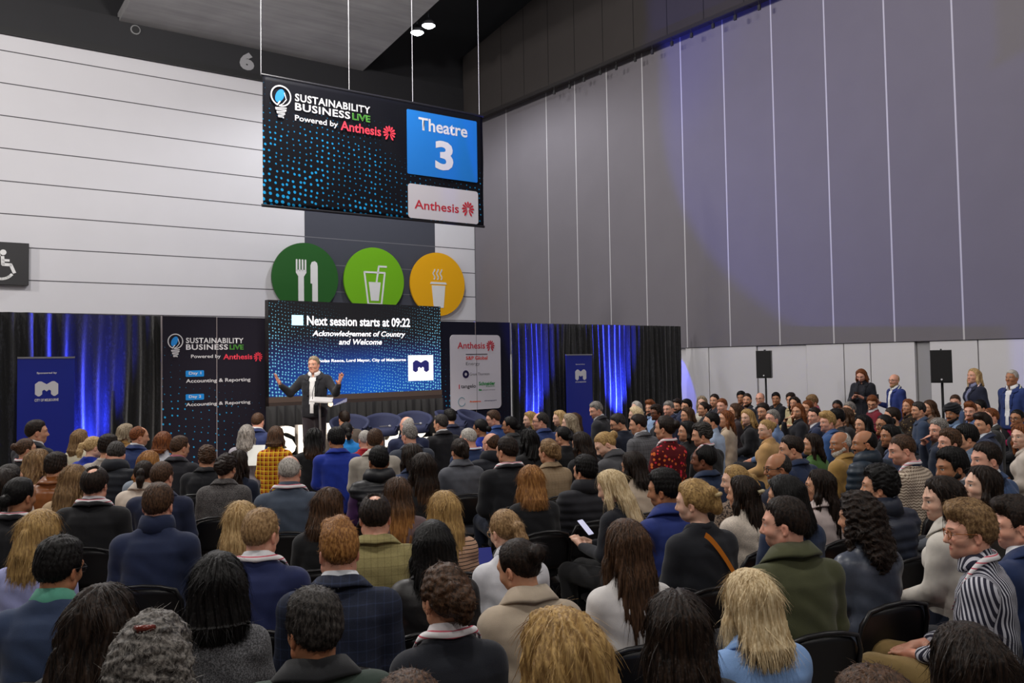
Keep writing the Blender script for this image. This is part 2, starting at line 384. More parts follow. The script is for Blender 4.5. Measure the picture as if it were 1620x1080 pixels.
# accessible sign
b = Board(WL, 0, 451, .22, 'accessible_sign', 'black sign with a white wheelchair symbol on the white wall', 'sign')
x1, z1 = b.p(46, 385); x1b, z0 = b.p(46, 451); x0 = x1 - 1.75
MB().box(x0, x1, 0, .2, z0, z1).build('box', plain('sign_black', srgb(34, 33, 36), .6), b.root)
mb = MB(); pp = lambda u, v: b.p(u, v)
c = pp(5, 399); mb.disc(c[0], c[1], .07, -.004, -.012, 20)
mb.strip([pp(4, 406), pp(4.5, 418), pp(17, 419), pp(22.5, 431)], .075, -.004, -.012); mb.strip([pp(4, 411.5), pp(14, 412)], .06, -.004, -.012)
cc = pp(1, 422); R_ = .30
mb.strip([(cc[0] + R_*math.cos(math.radians(q)), cc[1] + R_*math.sin(math.radians(q))) for q in range(95, 331, 12)], .065, -.004, -.012)
mb.build('wheelchair_symbol', WI, b.root)
# ------------------------------------------------------------------ hanging banner
RED = plain('print_coral', srgb(238, 62, 84), .5); DRED = plain('print_red', srgb(190, 30, 52), .5); LIME = plain('print_green', srgb(92, 178, 64), .5); SKY = plain('print_blue', srgb(20, 140, 225), .5)
WHP = plain('print_white', srgb(222, 221, 226), .5)
b = Board(BN, 416.4, 324.4, 0, 'hanging_banner', 'large black dotted banner hanging on wires above the stage', 'banner')
x1, zt = b.p(762, 181); zt0 = b.p(415.2, 120)[1]; zt = (zt + zt0)/2; zb0 = 0.0; x1 = (b.p(766.6, 355.7)[0] + x1)/2
dm = dots_mat('banner_print', srgb(15, 16, 24), srgb(30, 160, 225), 9.0, .32, 0, x1, 0, zt)
nx, nz = 60, 24; vs = []; fs = []
for i in range(nx+1):
    for j in range(nz+1):
        x = x1*i/nx; z = zt*j/nz; vs.append((x, .012*math.sin(x*3.1+z*1.3)*math.sin(PI*j/nz) + .006*math.sin(x*9+z*4)*math.sin(PI*j/nz) + .012, z))
for i in range(nx):
    for j in range(nz): a = i*(nz+1)+j; fs.append((a, a+nz+1, a+nz+2, a+1))
ban = MB().add(vs, fs).build('banner_cloth', dm, b.root, smooth=True)
sol = ban.modifiers.new('s', 'SOLIDIFY'); sol.thickness = .008; sol.offset = 1
rodm = plain('banner_rod', srgb(30, 30, 36), .4)
MB().tube([(-.03, .02, zt), (x1+.03, .02, zt)], .028, 10).build('rod', rodm, b.root); MB().tube([(-.02, .02, 0), (x1+.02, .02, 0)], .028, 10).build('rod', rodm, b.root)
for u in (413.5, 553, 653.5, 758.5):
    a = b.p(u, 140)[0]; MB().tube([(a, .02, zt), (a, .02, 17 - b.z)], .006, 5).build('wire', plain('wire_steel', srgb(190, 190, 195), .4), b.root)
Y = -.02
def sbl(b, g, Y, hs=1.0):
    """event title: lamp logo, two lines of capitals, outlined LIVE, sponsor line. g maps unit coordinates of the title block to local (x, z)"""
    def R(x0, z0, x1, z1): p = g(x0, z0); q = g(x1, z1); return (p[0], q[0], p[1], q[1])
    lettering('SUSTAINABILITY', R(0, .70, 1, 1), WHP, b.root, y=Y, bold=.022, spacing=1.08); lettering('BUSINESS', R(0, .34, .72, .64), WHP, b.root, y=Y, bold=.022, spacing=1.08)
    lettering('LIVE', R(.75, .34, 1, .62), LIME, b.root, y=Y, bold=.0, outline=True)
    mb = MB(); c = g(-.175, .80); e = g(-.055, .80); r = e[0]-c[0]; cy = (Y, Y-.004)
    mb.strip([(c[0] + r*math.cos(math.radians(q)), c[1] + r*math.sin(math.radians(q))) for q in range(-100, 255, 12)] + [(c[0] - r*.1, c[1] - r*.55)], r*.14, *cy)
    mb.strip([(c[0] - r*.15, c[1] - r*.97), (c[0] + r*.2, c[1] - r*.75), (c[0] + r*.55, c[1] - r*.3), (c[0] + r*.35, c[1] + r*.35)], r*.09, *cy)
    for i in range(3):
        wq = r*(.55 - i*.14); zz = c[1] - r*(1.25 + i*.36); mb.strip([(c[0] + wq, zz + r*.1), (c[0] - wq, zz), (c[0] - wq*.9, zz - r*.14), (c[0] + wq*.9, zz - r*.1), (c[0] + wq*.9, zz - r*.2)], r*.11, *cy)
    mb.build('lamp_logo', WHP, b.root)
    mb = MB(); mb.poly([(c[0] + r*.55*math.cos(q)*.8 - r*.12 + r*.2*math.sin(q), c[1] + r*.68*math.sin(q)) for q in [2*PI*i/20 for i in range(20)]], Y, Y-.003); mb.build('leaf_logo', SKY, b.root)
p0 = b.p(466, 174.5); p1 = b.p(585, 167)   # block lower-left of BUSINESS line and right end
gA = b.p(466, 147); gB = b.p(585, 167.5); gC = b.p(466, 174)
W_ = gB[0]-gA[0]; zT = (gA[1] + gB[1])/2 + .0; zB = b.p(526, 190)[1]
zT = b.p(466, 148)[1]; zz34 = b.p(466, 174.5)[1]
H_ = (zT - zz34)/.66
sbl(b, lambda x, z: (gA[0] + W_*x, zT - H_*(1-z)), Y)
b.text('Powered by', 466, 193.5, 534, 193, WHP, y=Y, bold=.018); b.text('Anthesis', 538, 206, 602, 201.5, RED, y=Y, bold=.02)
c = b.p(615, 210.5); burst(MB(), c[0], c[1], b.p(625, 210)[0]-c[0], Y, Y-.004).build('burst_logo', RED, b.root)
p = [b.p(643.5, 275), b.p(754.5, 285), b.p(753, 192), b.p(643.5, 174.5)]
q0 = b.p(644, 274.5); q1 = b.p(753.5, 192.5)
b.panel('theatre_panel', rrect(q0[0], q1[0], q0[1], q1[1], .03), plain('print_theatre', srgb(20, 122, 214), .45), Y+.004, Y+.012)
b.text('Theatre', 661.5, 205.5, 738.5, 199, WHP, y=Y, bold=.02); b.text('3', 688, 268, 716, 226, WHP, y=Y, bold=.035)
q0 = b.p(645.5, 344); q1 = b.p(755.5, 303.5); q0 = (q0[0], .03)
b.panel('sponsor_panel', rrect(q0[0], q1[0], q0[1], q1[1], .06), plain('print_panel', srgb(206, 202, 210), .5), Y+.004, Y+.012)
b.text('Anthesis', 655, 330, 725, 323.5, DRED, y=Y, bold=.012); c = b.p(739.5, 330.5); burst(MB(), c[0], c[1], b.p(749, 330)[0]-c[0], Y, Y-.004).build('burst_logo', DRED, b.root)
# ================================================================== THE STAGE SET
def drape_mat(name):
    t = NT(name); v = t.co((1, 1, 1)); n = t.noise(t.co((1, 1, .35)), 55, 4, .7); n2 = t.noise(t.co((1, 1, .08)), 14, 2)
    f = t.math('MULTIPLY', n, n2)
    t.l(t.mix(t.ramp(f, .24, .42), C4(srgb(6, 6, 7)), C4(srgb(50, 50, 56))), t.b.inputs['Base Color'])
    t.b.inputs['Roughness'].default_value = .62; t.b.inputs['Sheen Weight'].default_value = .5; t.b.inputs['Sheen Roughness'].default_value = .4
    t.bump(n, .5, .02); return t.m
DRAPE = drape_mat('crushed_black_velvet')
def drape(u0, u1, vt0, vt1, name, label, off=0.0, fine=6.5, z0=0.02, seed=1):
    QS = [0, .008] + [j/14 for j in range(1, 14)] + [.985, .997, 1]; rr = random.Random(seed); a0, za = ST.loc(u0, vt0, off); a1, zb_ = ST.loc(u1, vt1, off); W = a1-a0; n = int(W*56); nz = len(QS)-1
    ph = [rr.random()*6 for _ in range(6)]; vs = []; fs = []
    for i in range(n+1):
        x = W*i/n
        for j in range(nz+1):
            q = QS[j]; z = z0 + (za + (zb_-za)*i/n - z0)*q
            w_ = fine*2*PI*x/1.0*.72
            y = .05*math.sin(w_ + 1.6*math.sin(x*2.1+ph[0]) + .5*math.sin(z*2+x*3)) + .025*math.sin(x*31+ph[1]+.6*z) + .02*math.sin(x*9.3+ph[2]+z*.7)
            vs.append((x, y*(1 - .35*q), z))
    for i in range(n):
        for j in range(nz): a = i*(nz+1)+j; fs.append((a, a+nz+1, a+nz+2, a+1))
    o = MB().add(vs, fs).build(name, DRAPE, None, ST.mat(a0, 0, off), smooth=True)
    s = o.modifiers.new('s', 'SOLIDIFY'); s.thickness = .012
    return tag(o, label, 'curtain')
drape(-60, 257, 491.5, 499.3, 'velvet_drape', 'black velvet drape behind the blue roll-up banner by the white wall', seed=3)
drape(808, 1078, 510.5, 515.9, 'velvet_drape', 'black velvet drape beside the sponsor board, lit blue from below', seed=5, fine=8)
# printed flats either side of the screen
FO = .10
def flat(u0, u1, vt0, vt1, label, seed, **kw):
    a0, za = ST.loc(u0, vt0, FO); a1, zb_ = ST.loc(u1, vt1, FO)
    b = Board(ST, u0, 600, FO, 'printed_flat', label, 'backdrop panel', None, z0=0.0)
    return b, a1-a0, (za+zb_)/2
def pair(u0, um, u1, vt0, vt1, lab0, lab1, mat_kw):
    out = []
    for ua, ub, va, vb, lb in ((u0, um, vt0, (vt0+vt1)/2, lab0), (um, u1, (vt0+vt1)/2, vt1, lab1)):
        b, W, Z = flat(ua, ub, va, vb, lb, 0)
        rel = ST.loc(ua, 600, FO)[0] - ST.loc(u0, 600, FO)[0]
        tot = ST.loc(u1, 600, FO)[0] - ST.loc(u0, 600, FO)[0]
        m = dots_mat('flat_print', x0=-rel, x1=tot-rel, z0=0, z1=Z, **mat_kw)
        MB().box(.008, W-.008, 0, .05, .02, Z).build('panel', m, b.root)
        MB().box(-.006, .006, -.003, .04, .02, Z).build('edge_strip', plain('seam_strip', srgb(150, 140, 142), .4), b.root); out.append(b)
    return out
b1, b2 = pair(256, 343, 424, 499.4, 503.3, 'dark dotted flat with the title and day plan, nearer the drape', 'dark dotted flat with the end of the title, next to the screen',
     dict(base=srgb(36, 33, 44), dot=srgb(45, 170, 232), scale=8.5, rad=.20))
r1, r2 = pair(697, 753, 808, 508.3, 509.8, 'dark dotted flat holding the white sponsor board, next to the screen', 'dark dotted flat holding the white sponsor board, next to the lit drape',
     dict(base=srgb(27, 27, 42), dot=srgb(35, 150, 205), scale=10.0, rad=.22))
Y = -.006
# the title block spans both flats: built on the first one
A = b1.p(294, 546); Bp = b1.p(385, 546); T_ = b1.p(294, 534)[1]; L_ = b1.p(294, 553.2)[1]; H_ = (T_ - L_)/.66; W_ = Bp[0]-A[0]
sbl(b1, lambda x, z: (A[0] + W_*x, T_ - H_*(1-z)), Y)
b1.text('Powered by', 302, 568.0, 349, 560.5, WHP, y=Y, bold=.015); b1.text('Anthesis', 353, 568.5, 399, 559.5, RED, y=Y, bold=.02)
c = b1.p(408, 564); burst(MB(), c[0], c[1], b1.p(415, 564)[0]-c[0], Y, Y-.003).build('burst_logo', RED, b1.root)
for v0, s in ((596, 'Day 1'), (633, 'Day 2')):
    q0 = b1.p(293.5, v0); q1 = b1.p(322.5, v0-10.5)
    b1.panel('day_tab', rrect(q0[0], q1[0], q0[1], q1[1], .015), SKY, Y+.002, Y-.002)
    b1.text(s, 298.5, v0-2.3, 318, v0-8.5, WHP, y=Y-.004, bold=.015); b1.text('Accounting & Reporting', 294, v0+11.2, 396, v0 + (1.0 if v0 < 600 else -.2), WHP, y=Y, bold=.015)
# sponsor board
sb = Board(ST, 714, 651, FO + .03, 'sponsor_board', 'white rounded sponsor board with red, green and grey company names', 'sign')
q0 = sb.p(714.5, 650); q1 = sb.p(791.5, 530)
PW = plain('print_board', srgb(206, 202, 212), .5)
sb.panel('panel', rrect(0, q1[0], q0[1], q1[1], .09), PW, 0, .025)
sb.panel('joint', [(sb.p(754.3, 600)[0]-.004, q0[1]), (sb.p(754.3, 600)[0]+.004, q0[1]), (sb.p(754.3, 600)[0]+.004, q1[1]), (sb.p(754.3, 600)[0]-.004, q1[1])], plain('seam_strip2', srgb(120, 116, 122), .5), -.003, 0)
GREY = plain('print_grey', srgb(110, 108, 116), .5); NAVY = plain('print_navy', srgb(44, 36, 92), .5); INK = plain('print_ink', srgb(40, 36, 44), .5); GRN = plain('print_leaf', srgb(20, 140, 62), .5); ORG = plain('print_orange', srgb(226, 96, 40), .5)
tx = lambda s, u0, v0, u1, v1, m, **k: sb.text(s, u0, v0, u1, v1, m, y=-.006, **k)
tx('Anthesis', 723.5, 551.5, 767, 541, DRED, bold=.012); c = sb.p(775.5, 546.5); burst(MB(), c[0], c[1], sb.p(782, 546)[0]-c[0], -.006, -.009).build('burst_logo', DRED, sb.root)
a = sb.p(737, 560.8); e = sb.p(771, 560.0); sb.panel('rule', [(a[0], a[1]), (e[0], a[1]), (e[0], a[1]+.014), (a[0], a[1]+.014)], INK, -.006, 0)
tx('S&P Global', 737, 569, 771, 563, plain('print_scarlet', srgb(214, 52, 40), .5), bold=.02); tx('Energy', 737, 579, 759, 572.3, GREY, bold=0)
mb = MB(); c = sb.p(736.8, 591.8); r = .055
mb.strip([(c[0] + r*math.cos(q*.35), c[1] + r*math.sin(q*.35)) for q in range(19)], .045, -.006, -.003); mb.build('ring_logo', NAVY, sb.root)
tx('Grant Thornton', 743, 594, 774, 588.6, GREY, bold=.0)
a = sb.p(726.5, 615); sb.panel('bar', [(a[0]-.008, a[1]), (a[0]+.008, a[1]), (a[0]+.008, a[1]+.085), (a[0]-.008, a[1]+.085)], DRED, -.006, 0)
tx('tangelo', 729, 615.5, 752.5, 607.3, INK, bold=.01)
tx('Schneider', 757.5, 609.5, 783, 602.8, GRN, bold=.03); tx('Electric', 769, 611.8, 782.5, 608.8, GRN, bold=.0)
tx('lifeis', 757.5, 618, 762, 614.8, GRN, bold=.05); tx('advisory services', 763, 618, 783, 615, INK, bold=0)
mb = MB(); c = sb.p(730.5, 635.5); r = .085; mb.strip([(c[0] + r*math.cos(.6+q*.3), c[1] + r*math.sin(.6+q*.3)) for q in range(19)], .014, -.006, -.003); mb.build('arc_logo', plain('print_teal', srgb(120, 160, 175), .5), sb.root)
tx('fiveteams', 743, 636.5, 760.5, 632.8, ORG, bold=.04); tx('climatepoint', 766, 635, 785.5, 631.8, NAVY, bold=.02)
# ------------------------------------------------------------------ LED screen
sc_ = Board(SCR, 425, 637, 0, 'led_screen', 'large LED screen behind the speaker showing the next session', 'screen')
tl = sc_.p(424.6, 474.8); tr_ = sc_.p(697, 484); br = sc_.p(697, 622); W = tr_[0]; Zt = (tl[1] + tr_[1])/2; zlow = (sc_.p(425, 645)[1] + sc_.p(697, 634)[1])/2; zb1 = (sc_.p(425, 635)[1] + sc_.p(697, 626.7)[1])/2
MB().box(0, W, .005, .12, zlow, Zt).build('cabinet', plain('screen_cabinet', srgb(30, 28, 30), .5), sc_.root)
zmid = (sc_.p(425, 626.2)[1] + sc_.p(697, 618)[1])/2
sm = dots_mat('led_picture', (0, 0, 0), srgb(120, 205, 235), 17, .27, 0, W, zmid, Zt, emit=.85, kind='screen')
MB().box(.012, W-.012, 0, .004, zmid, Zt-.01).build('picture', sm, sc_.root)
MB().box(.0, W, -.012, .10, zb1 + .002, zmid - .002).build('bezel', plain('bezel_taupe', srgb(98, 82, 74), .5), sc_.root)
MB().box(.0, W, -.022, .10, zlow, zb1 - .002).build('bezel', plain('bezel_brown', srgb(70, 58, 54), .5), sc_.root)
LW = plain('led_white', srgb(250, 248, 252), .5, emit=1.05); LB = plain('led_pale_blue', srgb(190, 232, 250), .5, emit=1.0); LN = plain('led_navy', srgb(30, 30, 90), .5, emit=.9)
stx = lambda s, u0, v0, u1, v1, **k: sc_.text(s, u0, v0, u1, v1, LW, y=-.004, **k)
q0 = sc_.p(461.5, 514.2); q1 = sc_.p(479.5, 498.5); sc_.panel('blue_square', [(q0[0], q0[1]), (q1[0], q0[1]), (q1[0], q1[1]), (q0[0], q1[1])], LB, -.003, 0)
stx('Next session starts at 09:22', 485.5, 514.5, 648.5, 503.5, bold=.02)
stx('Acknowledgement of Country', 494, 534, 641, 524.5, bold=.018, shear=.22); stx('and Welcome', 536, 545, 604, 536.5, bold=.018, shear=.22)
stx('Nicholas Reece, Lord Mayor, City of Melbourne', 493, 574.5, 642, 566.5, bold=.022)
q0 = sc_.p(646, 602.5); q1 = sc_.p(685, 561.5); sc_.panel('white_square', [(q0[0], q0[1]), (q1[0], q0[1]), (q1[0], q1[1]), (q0[0], q1[1])], LW, -.003, 0)
MLOGO = [(0, .14), (0, .82), (.16, 1), (.27, 1), (.5, .80), (.73, 1), (.84, 1), (1, .82), (1, .14), (.87, 0), (.80, 0), (.69, .13), (.69, .36), (.60, .44), (.5, .32), (.40, .44), (.31, .36), (.31, .13), (.2, 0), (.13, 0)]
def mlogo(b, u0, v0, u1, v1, m, y):
    x0, x1, z0, z1 = b.rect(u0, v0, u1, v1)
    mb = MB(); L = [(x0 + a*(x1-x0), z0 + c*(z1-z0)) for a, c in MLOGO]
    # two halves keep the outline simple to fill
    mb.poly(L[0:5] + L[14:20], y, y - .004); mb.poly(L[4:15], y, y - .004)
    return mb.build('letter_logo', m, b.root)
mlogo(sc_, 653, 588.5, 678, 569.5, LN, -.005); sc_.text('CITY OF MELBOURNE', 655, 594.6, 678, 592.9, plain('led_grey', srgb(200, 200, 214), .5, emit=.9), y=-.005, bold=0)
for k in range(2):
    x = W*(.12 + .76*k); MB().box(x-.04, x+.04, .04, .12, -sc_.z, zlow + .02).build('leg', BLACK, sc_.root)
# black skirt below the screen
sk0 = ST.loc(422, 640, .62)[0]; sk1 = ST.loc(700, 620, .62)[0]
vs = []; fs = []; n = int((sk1-sk0)*60)
for i in range(n+1):
    x = (sk1-sk0)*i/n; y = .03*math.sin(x*38) + .012*math.sin(x*61+1)
    for z in (.33, .8, zlow + sc_.z + .06): vs.append((x, y, z))
for i in range(n):
    for j in range(2): a = i*3+j; fs.append((a, a+3, a+4, a+1))
o = MB().add(vs, fs).build('stage_skirt', plain('skirt_black', srgb(20, 19, 21), .8), None, ST.mat(sk0, 0, .62), smooth=True); s = o.modifiers.new('s', 'SOLIDIFY'); s.thickness = .008
tag(o, 'black pleated skirt hanging below the LED screen', 'curtain')
# stage platform
a0 = ST.loc(418, 600, 0)[0]; a1 = ST.loc(812, 600, 0)[0]
o = MB().box(a0, a1 - .1, -2.75, -.14, 0, .32).build('stage_platform', plain('stage_black', srgb(30, 29, 31), .5, noise=.1), None, ST.mat(0, 0, 0))
tag(o, 'low black stage platform in front of the screen', 'stage')
# ------------------------------------------------------------------ glowing letters on a black plinth
LP_ = .95
LG = plain('letter_glow', srgb(255, 244, 226), .5, emit=1.7); LS = plain('letter_side', srgb(150, 140, 130), .5)
zb0 = ST.loc(560, 711, LP_)[1]; zt0 = ST.loc(560, 666.5, LP_)[1]
al0 = ST.loc(425, 700, LP_)[0]; al1 = ST.loc(735, 700, LP_)[0]
o = MB().box(al0, al1, -.14, .14, .32, zb0).build('letter_plinth', BLACK, None, ST.mat(0, 0, LP_)); tag(o, 'long black plinth under the glowing letters on stage', 'plinth')
for ch, u0, u1, lb in (('S', 432, 470, 'glowing white letter S at the near end of the stage letters'), ('B', 471.5, 513, 'glowing white letter B behind the speaker'), ('L', 516.5, 547, 'glowing white letter L behind the first tub chair'),
                   ('2', 551, 584, 'glowing white numeral 2 between the first two tub chairs'), ('0', 590, 633, 'glowing white numeral 0 behind the second tub chair'), ('2', 644, 684, 'glowing white numeral 2 behind the third tub chair'), ('5', 690, 726, 'glowing white numeral 5 at the far end of the stage letters')):
    a = ST.loc(u0, 690, LP_)[0]; e = ST.loc(u1, 690, LP_)[0]
    em = empty('light_letter' if ch.isalpha() else 'light_numeral', ST.mat(a, zb0, LP_), lb, 'illuminated letter', 'glowing stage letters')
    me = text_mesh(ch, .045); co = np.array([v.co for v in me.vertices]); bm = bmesh.new(); bm.from_mesh(me)
    bmesh.ops.remove_doubles(bm, verts=bm.verts, dist=1e-4)
    lo, hi = co.min(0), co.max(0)
    for v in bm.verts: v.co = Vector(((v.co.x-lo[0])/(hi[0]-lo[0])*(e-a-.02), 0.0, (v.co.y-lo[1])/(hi[1]-lo[1])*(zt0-zb0)))
    face = bpy.data.meshes.new('face'); bm.to_mesh(face)
    r = bmesh.ops.extrude_face_region(bm, geom=bm.faces[:]); bmesh.ops.translate(bm, verts=[g for g in r['geom'] if isinstance(g, bmesh.types.BMVert)], vec=(0, .1, 0))
    body = bpy.data.meshes.new('body'); bm.to_mesh(body); bm.free()
    link('return', body, LS, em, Matrix.Translation((0, .012, 0)))
    o = link('glow_face', face, LG, em, Matrix.Translation((0, -.006, 0)))
# ------------------------------------------------------------------ roll-up banners
def rollup(u0, u1, vt, off, label, px):
    b = Board(ST, u0, 640, off, 'rollup_banner', label, 'banner', None, z0=0.0)
    W = b.p(u1, 600)[0]; H = b.p((u0+u1)/2, vt)[1]
    t = plain('rollup_blue', srgb(10, 34, 150), .45)
    MB().box(0, W, 0, .006, .10, H).build('print', t, b.root); MB().box(0, W, -.012, .018, H-.012, H+.012).build('top_bar', plain('alu', srgb(170, 170, 172), .35, metal=.8), b.root)
    MB().box(-.02, W+.02, -.08, .12, 0, .10).build('base', plain('alu', srgb(170, 170, 172), .35, metal=.8), b.root)
    MB().tube([(W/2, .05, .1), (W/2, .03, H-.01)], .012, 8).build('pole', BLACK, b.root)
    mlogo(b, *px[0], WHP, -.003); b.text('CITY OF MELBOURNE', *px[1], WHP, y=-.004, bold=.03); b.text('Sponsored by', *px[2], WHP, y=-.004, bold=.03)
rollup(27, 118, 565.5, .55, 'blue roll-up banner with a white letter logo, by the white wall', [(55, 627, 92, 602.5), (54.5, 635.3, 92.5, 629.6), (58, 592.2, 90, 587.8)])
rollup(896.5, 937, 561, .55, 'narrow blue roll-up banner with a white letter logo, between the lit drapes', [(910, 601.5, 927, 584), (910, 605.3, 927, 602.6), (910.5, 577.3, 925, 575)])
# blue uplights
for u, en, tz in ((150, 2600, 1.7), (868, 3600, 2.8), (1000, 6000, 3.4)):
    a, _ = ST.loc(u, 650, .5); p = ST.mat(a, .12, .30).translation; q = ST.mat(a, tz, .0).translation
    light('SPOT', 'uplight_beam', p, en, BLUE, q, .04, 46, .8)
    o = empty('uplight', Matrix.Translation(p - Vector((0, 0, .1))), 'small black floor uplight below the drape, shining blue' if u == 150 else ('small black floor uplight between the sponsor board and the narrow banner' if u < 900 else 'small black floor uplight between the narrow banner and the drape end'), 'lamp', 'blue floor uplights')
    MB().box(-.09, .09, -.07, .07, -.02, .05).build('housing', BLACK, o)
# blue beam on the grey wall and a low blue wash behind the end of the drape
p = WR.mat(-10.0, 3.0, 11.0).translation; q = WR.mat(5.6, 11.2, 0).translation
light('SPOT', 'wall_beam', p, 3000, (.07, .09, 1.0), q, .06, 62, .12)
p = WR.mat(WR.loc(1078, 560)[0] - .2, 3.3, 1.1).translation; q = WR.mat(WR.loc(1085, 640)[0] - .7, .4, -.1).translation
light('SPOT', 'wall_beam', p, 420, BLUE, q, .02, 44, .15)
# ------------------------------------------------------------------ loudspeakers on stands
def loud(u0, u1, v0, v1, Yd, label):
    um = (u0+u1)/2; p = at_y(um, (v0+v1)/2, Yd); pt = at_y(um, v0, Yd); pb = at_y(um, v1, Yd); wd = (at_y(u1, v0, Yd)-at_y(u0, v0, Yd)).x
    yaw = math.atan2(-p.y + 6, -p.x - 1) + PI/2
    o = empty('loudspeaker', Matrix.Translation((p.x, p.y, pb.z)) @ Matrix.Rotation(math.radians(-28), 4, 'Z'), label, 'loudspeaker', 'loudspeakers on stands')
    H = pt.z-pb.z; w2 = wd*.86/2
    mb = MB(); mb.add([(-w2, 0, 0), (w2, 0, 0), (w2*.72, .34, 0), (-w2*.72, .34, 0), (-w2, 0, H), (w2, 0, H), (w2*.72, .34, H), (-w2*.72, .34, H)], [(0,3,2,1),(4,5,6,7),(0,1,5,4),(1,2,6,5),(2,3,7,6),(3,0,4,7)])
    mb.build('cabinet', plain('speaker_cab', srgb(34, 33, 36), .5), o)
    MB().poly(rrect(-w2+.015, w2-.015, .02, H-.015, .02), -.0, -.014).build('grille', plain('speaker_mesh', srgb(20, 19, 21), .8), o)
    MB().disc(0, .055, .014, -.014, -.02, 16).build('badge', WHP, o)
    MB().box(-.012, .012, .1, .2, H, H+.02).build('handle', BLACK, o)
    s = empty('speaker_stand', Matrix.Translation((p.x + .08, p.y + .15, 0)), label.replace('loudspeaker', 'tripod stand under the loudspeaker'), 'stand', 'tripod stands')
    MB().tube([(0, 0, .12), (0, 0, pb.z)], .02, 10).build('pole', BLACK, s); MB().tube([(0, 0, .62), (0, 0, .72)], .035, 10).build('collar', BLACK, s)
    MB().tube([(.03, 0, .67), (.09, 0, .67)], .012, 8).build('knob', BLACK, s)
    for k in range(3):
        q = k*2*PI/3 + .5; MB().tube([(0, 0, .66), (.5*math.cos(q), .5*math.sin(q), .01)], .014, 8).build('leg', BLACK, s)
loud(1194.5, 1221.5, 554.5, 598, 17.5, 'black loudspeaker nearer the lit drape')
loud(1471, 1507, 553.5, 605.5, 13.6, 'black loudspeaker beside the standing blonde woman')
# ------------------------------------------------------------------ lectern
p = at_y(509, 700, 12.5); LZ = .32
o = empty('lectern', Matrix.Translation((p.x, p.y, LZ)) @ Matrix.Rotation(math.radians(8), 4, 'Z'), 'slim metal lectern with a clear top in front of the speaker', 'lectern')
zt = at_y(509, 634, 12.5).z - LZ
MB().box(-.2, .2, -.16, .16, 0, .02).build('base', plain('lectern_steel', srgb(150, 146, 144), .35, metal=.7), o)
MB().tube([(.0, 0, .02), (-.03, 0, zt - .02)], .017, 10).build('pole', plain('lectern_steel', srgb(150, 146, 144), .35, metal=.7), o)
mb = MB(); mb.add([(-.16, -.14, zt - .01), (.16, -.14, zt - .03), (.16, .16, zt + .02), (-.16, .16, zt + .04), (-.16, -.14, zt + .01), (.16, -.14, zt - .01), (.16, .16, zt + .04), (-.16, .16, zt + .06)], [(0,3,2,1),(4,5,6,7),(0,1,5,4),(1,2,6,5),(2,3,7,6),(3,0,4,7)])
mb.build('top', plain('acrylic_top', srgb(214, 212, 212), .25), o)
mb = MB(); mb.add([(.13, .0, zt - .09), (.36, .04, zt - .02), (.36, .06, zt + .03), (.13, .02, zt + .02), (.13, .1, zt - .09), (.36, .12, zt - .02), (.36, .12, zt + .03), (.13, .12, zt + .02)], [(0,3,2,1),(4,5,6,7),(0,1,5,4),(1,2,6,5),(2,3,7,6),(3,0,4,7)])
mb.build('side_screen', plain('lectern_monitor', srgb(22, 40, 110), .35), o)
MB().tube([(.13, -.03, zt - .05), (.13, .0, zt - .05)], .035, 12).build('reading_light', plain('warm_glow', srgb(255, 214, 170), .4, emit=2.2), o)
m0 = at_y(497, 632, 12.5); pts = [at_y(u, v, 12.5) - Vector((p.x, p.y, LZ)) for u, v in ((495, 633), (494.5, 622), (497, 612), (501, 600.5))]
mi = MB().tube(pts, .005, 6).build('microphone', BLACK, o); MB().tube([pts[-1], pts[-1] + Vector((.004, 0, .035))], .012, 8).build('head', BLACK, mi)
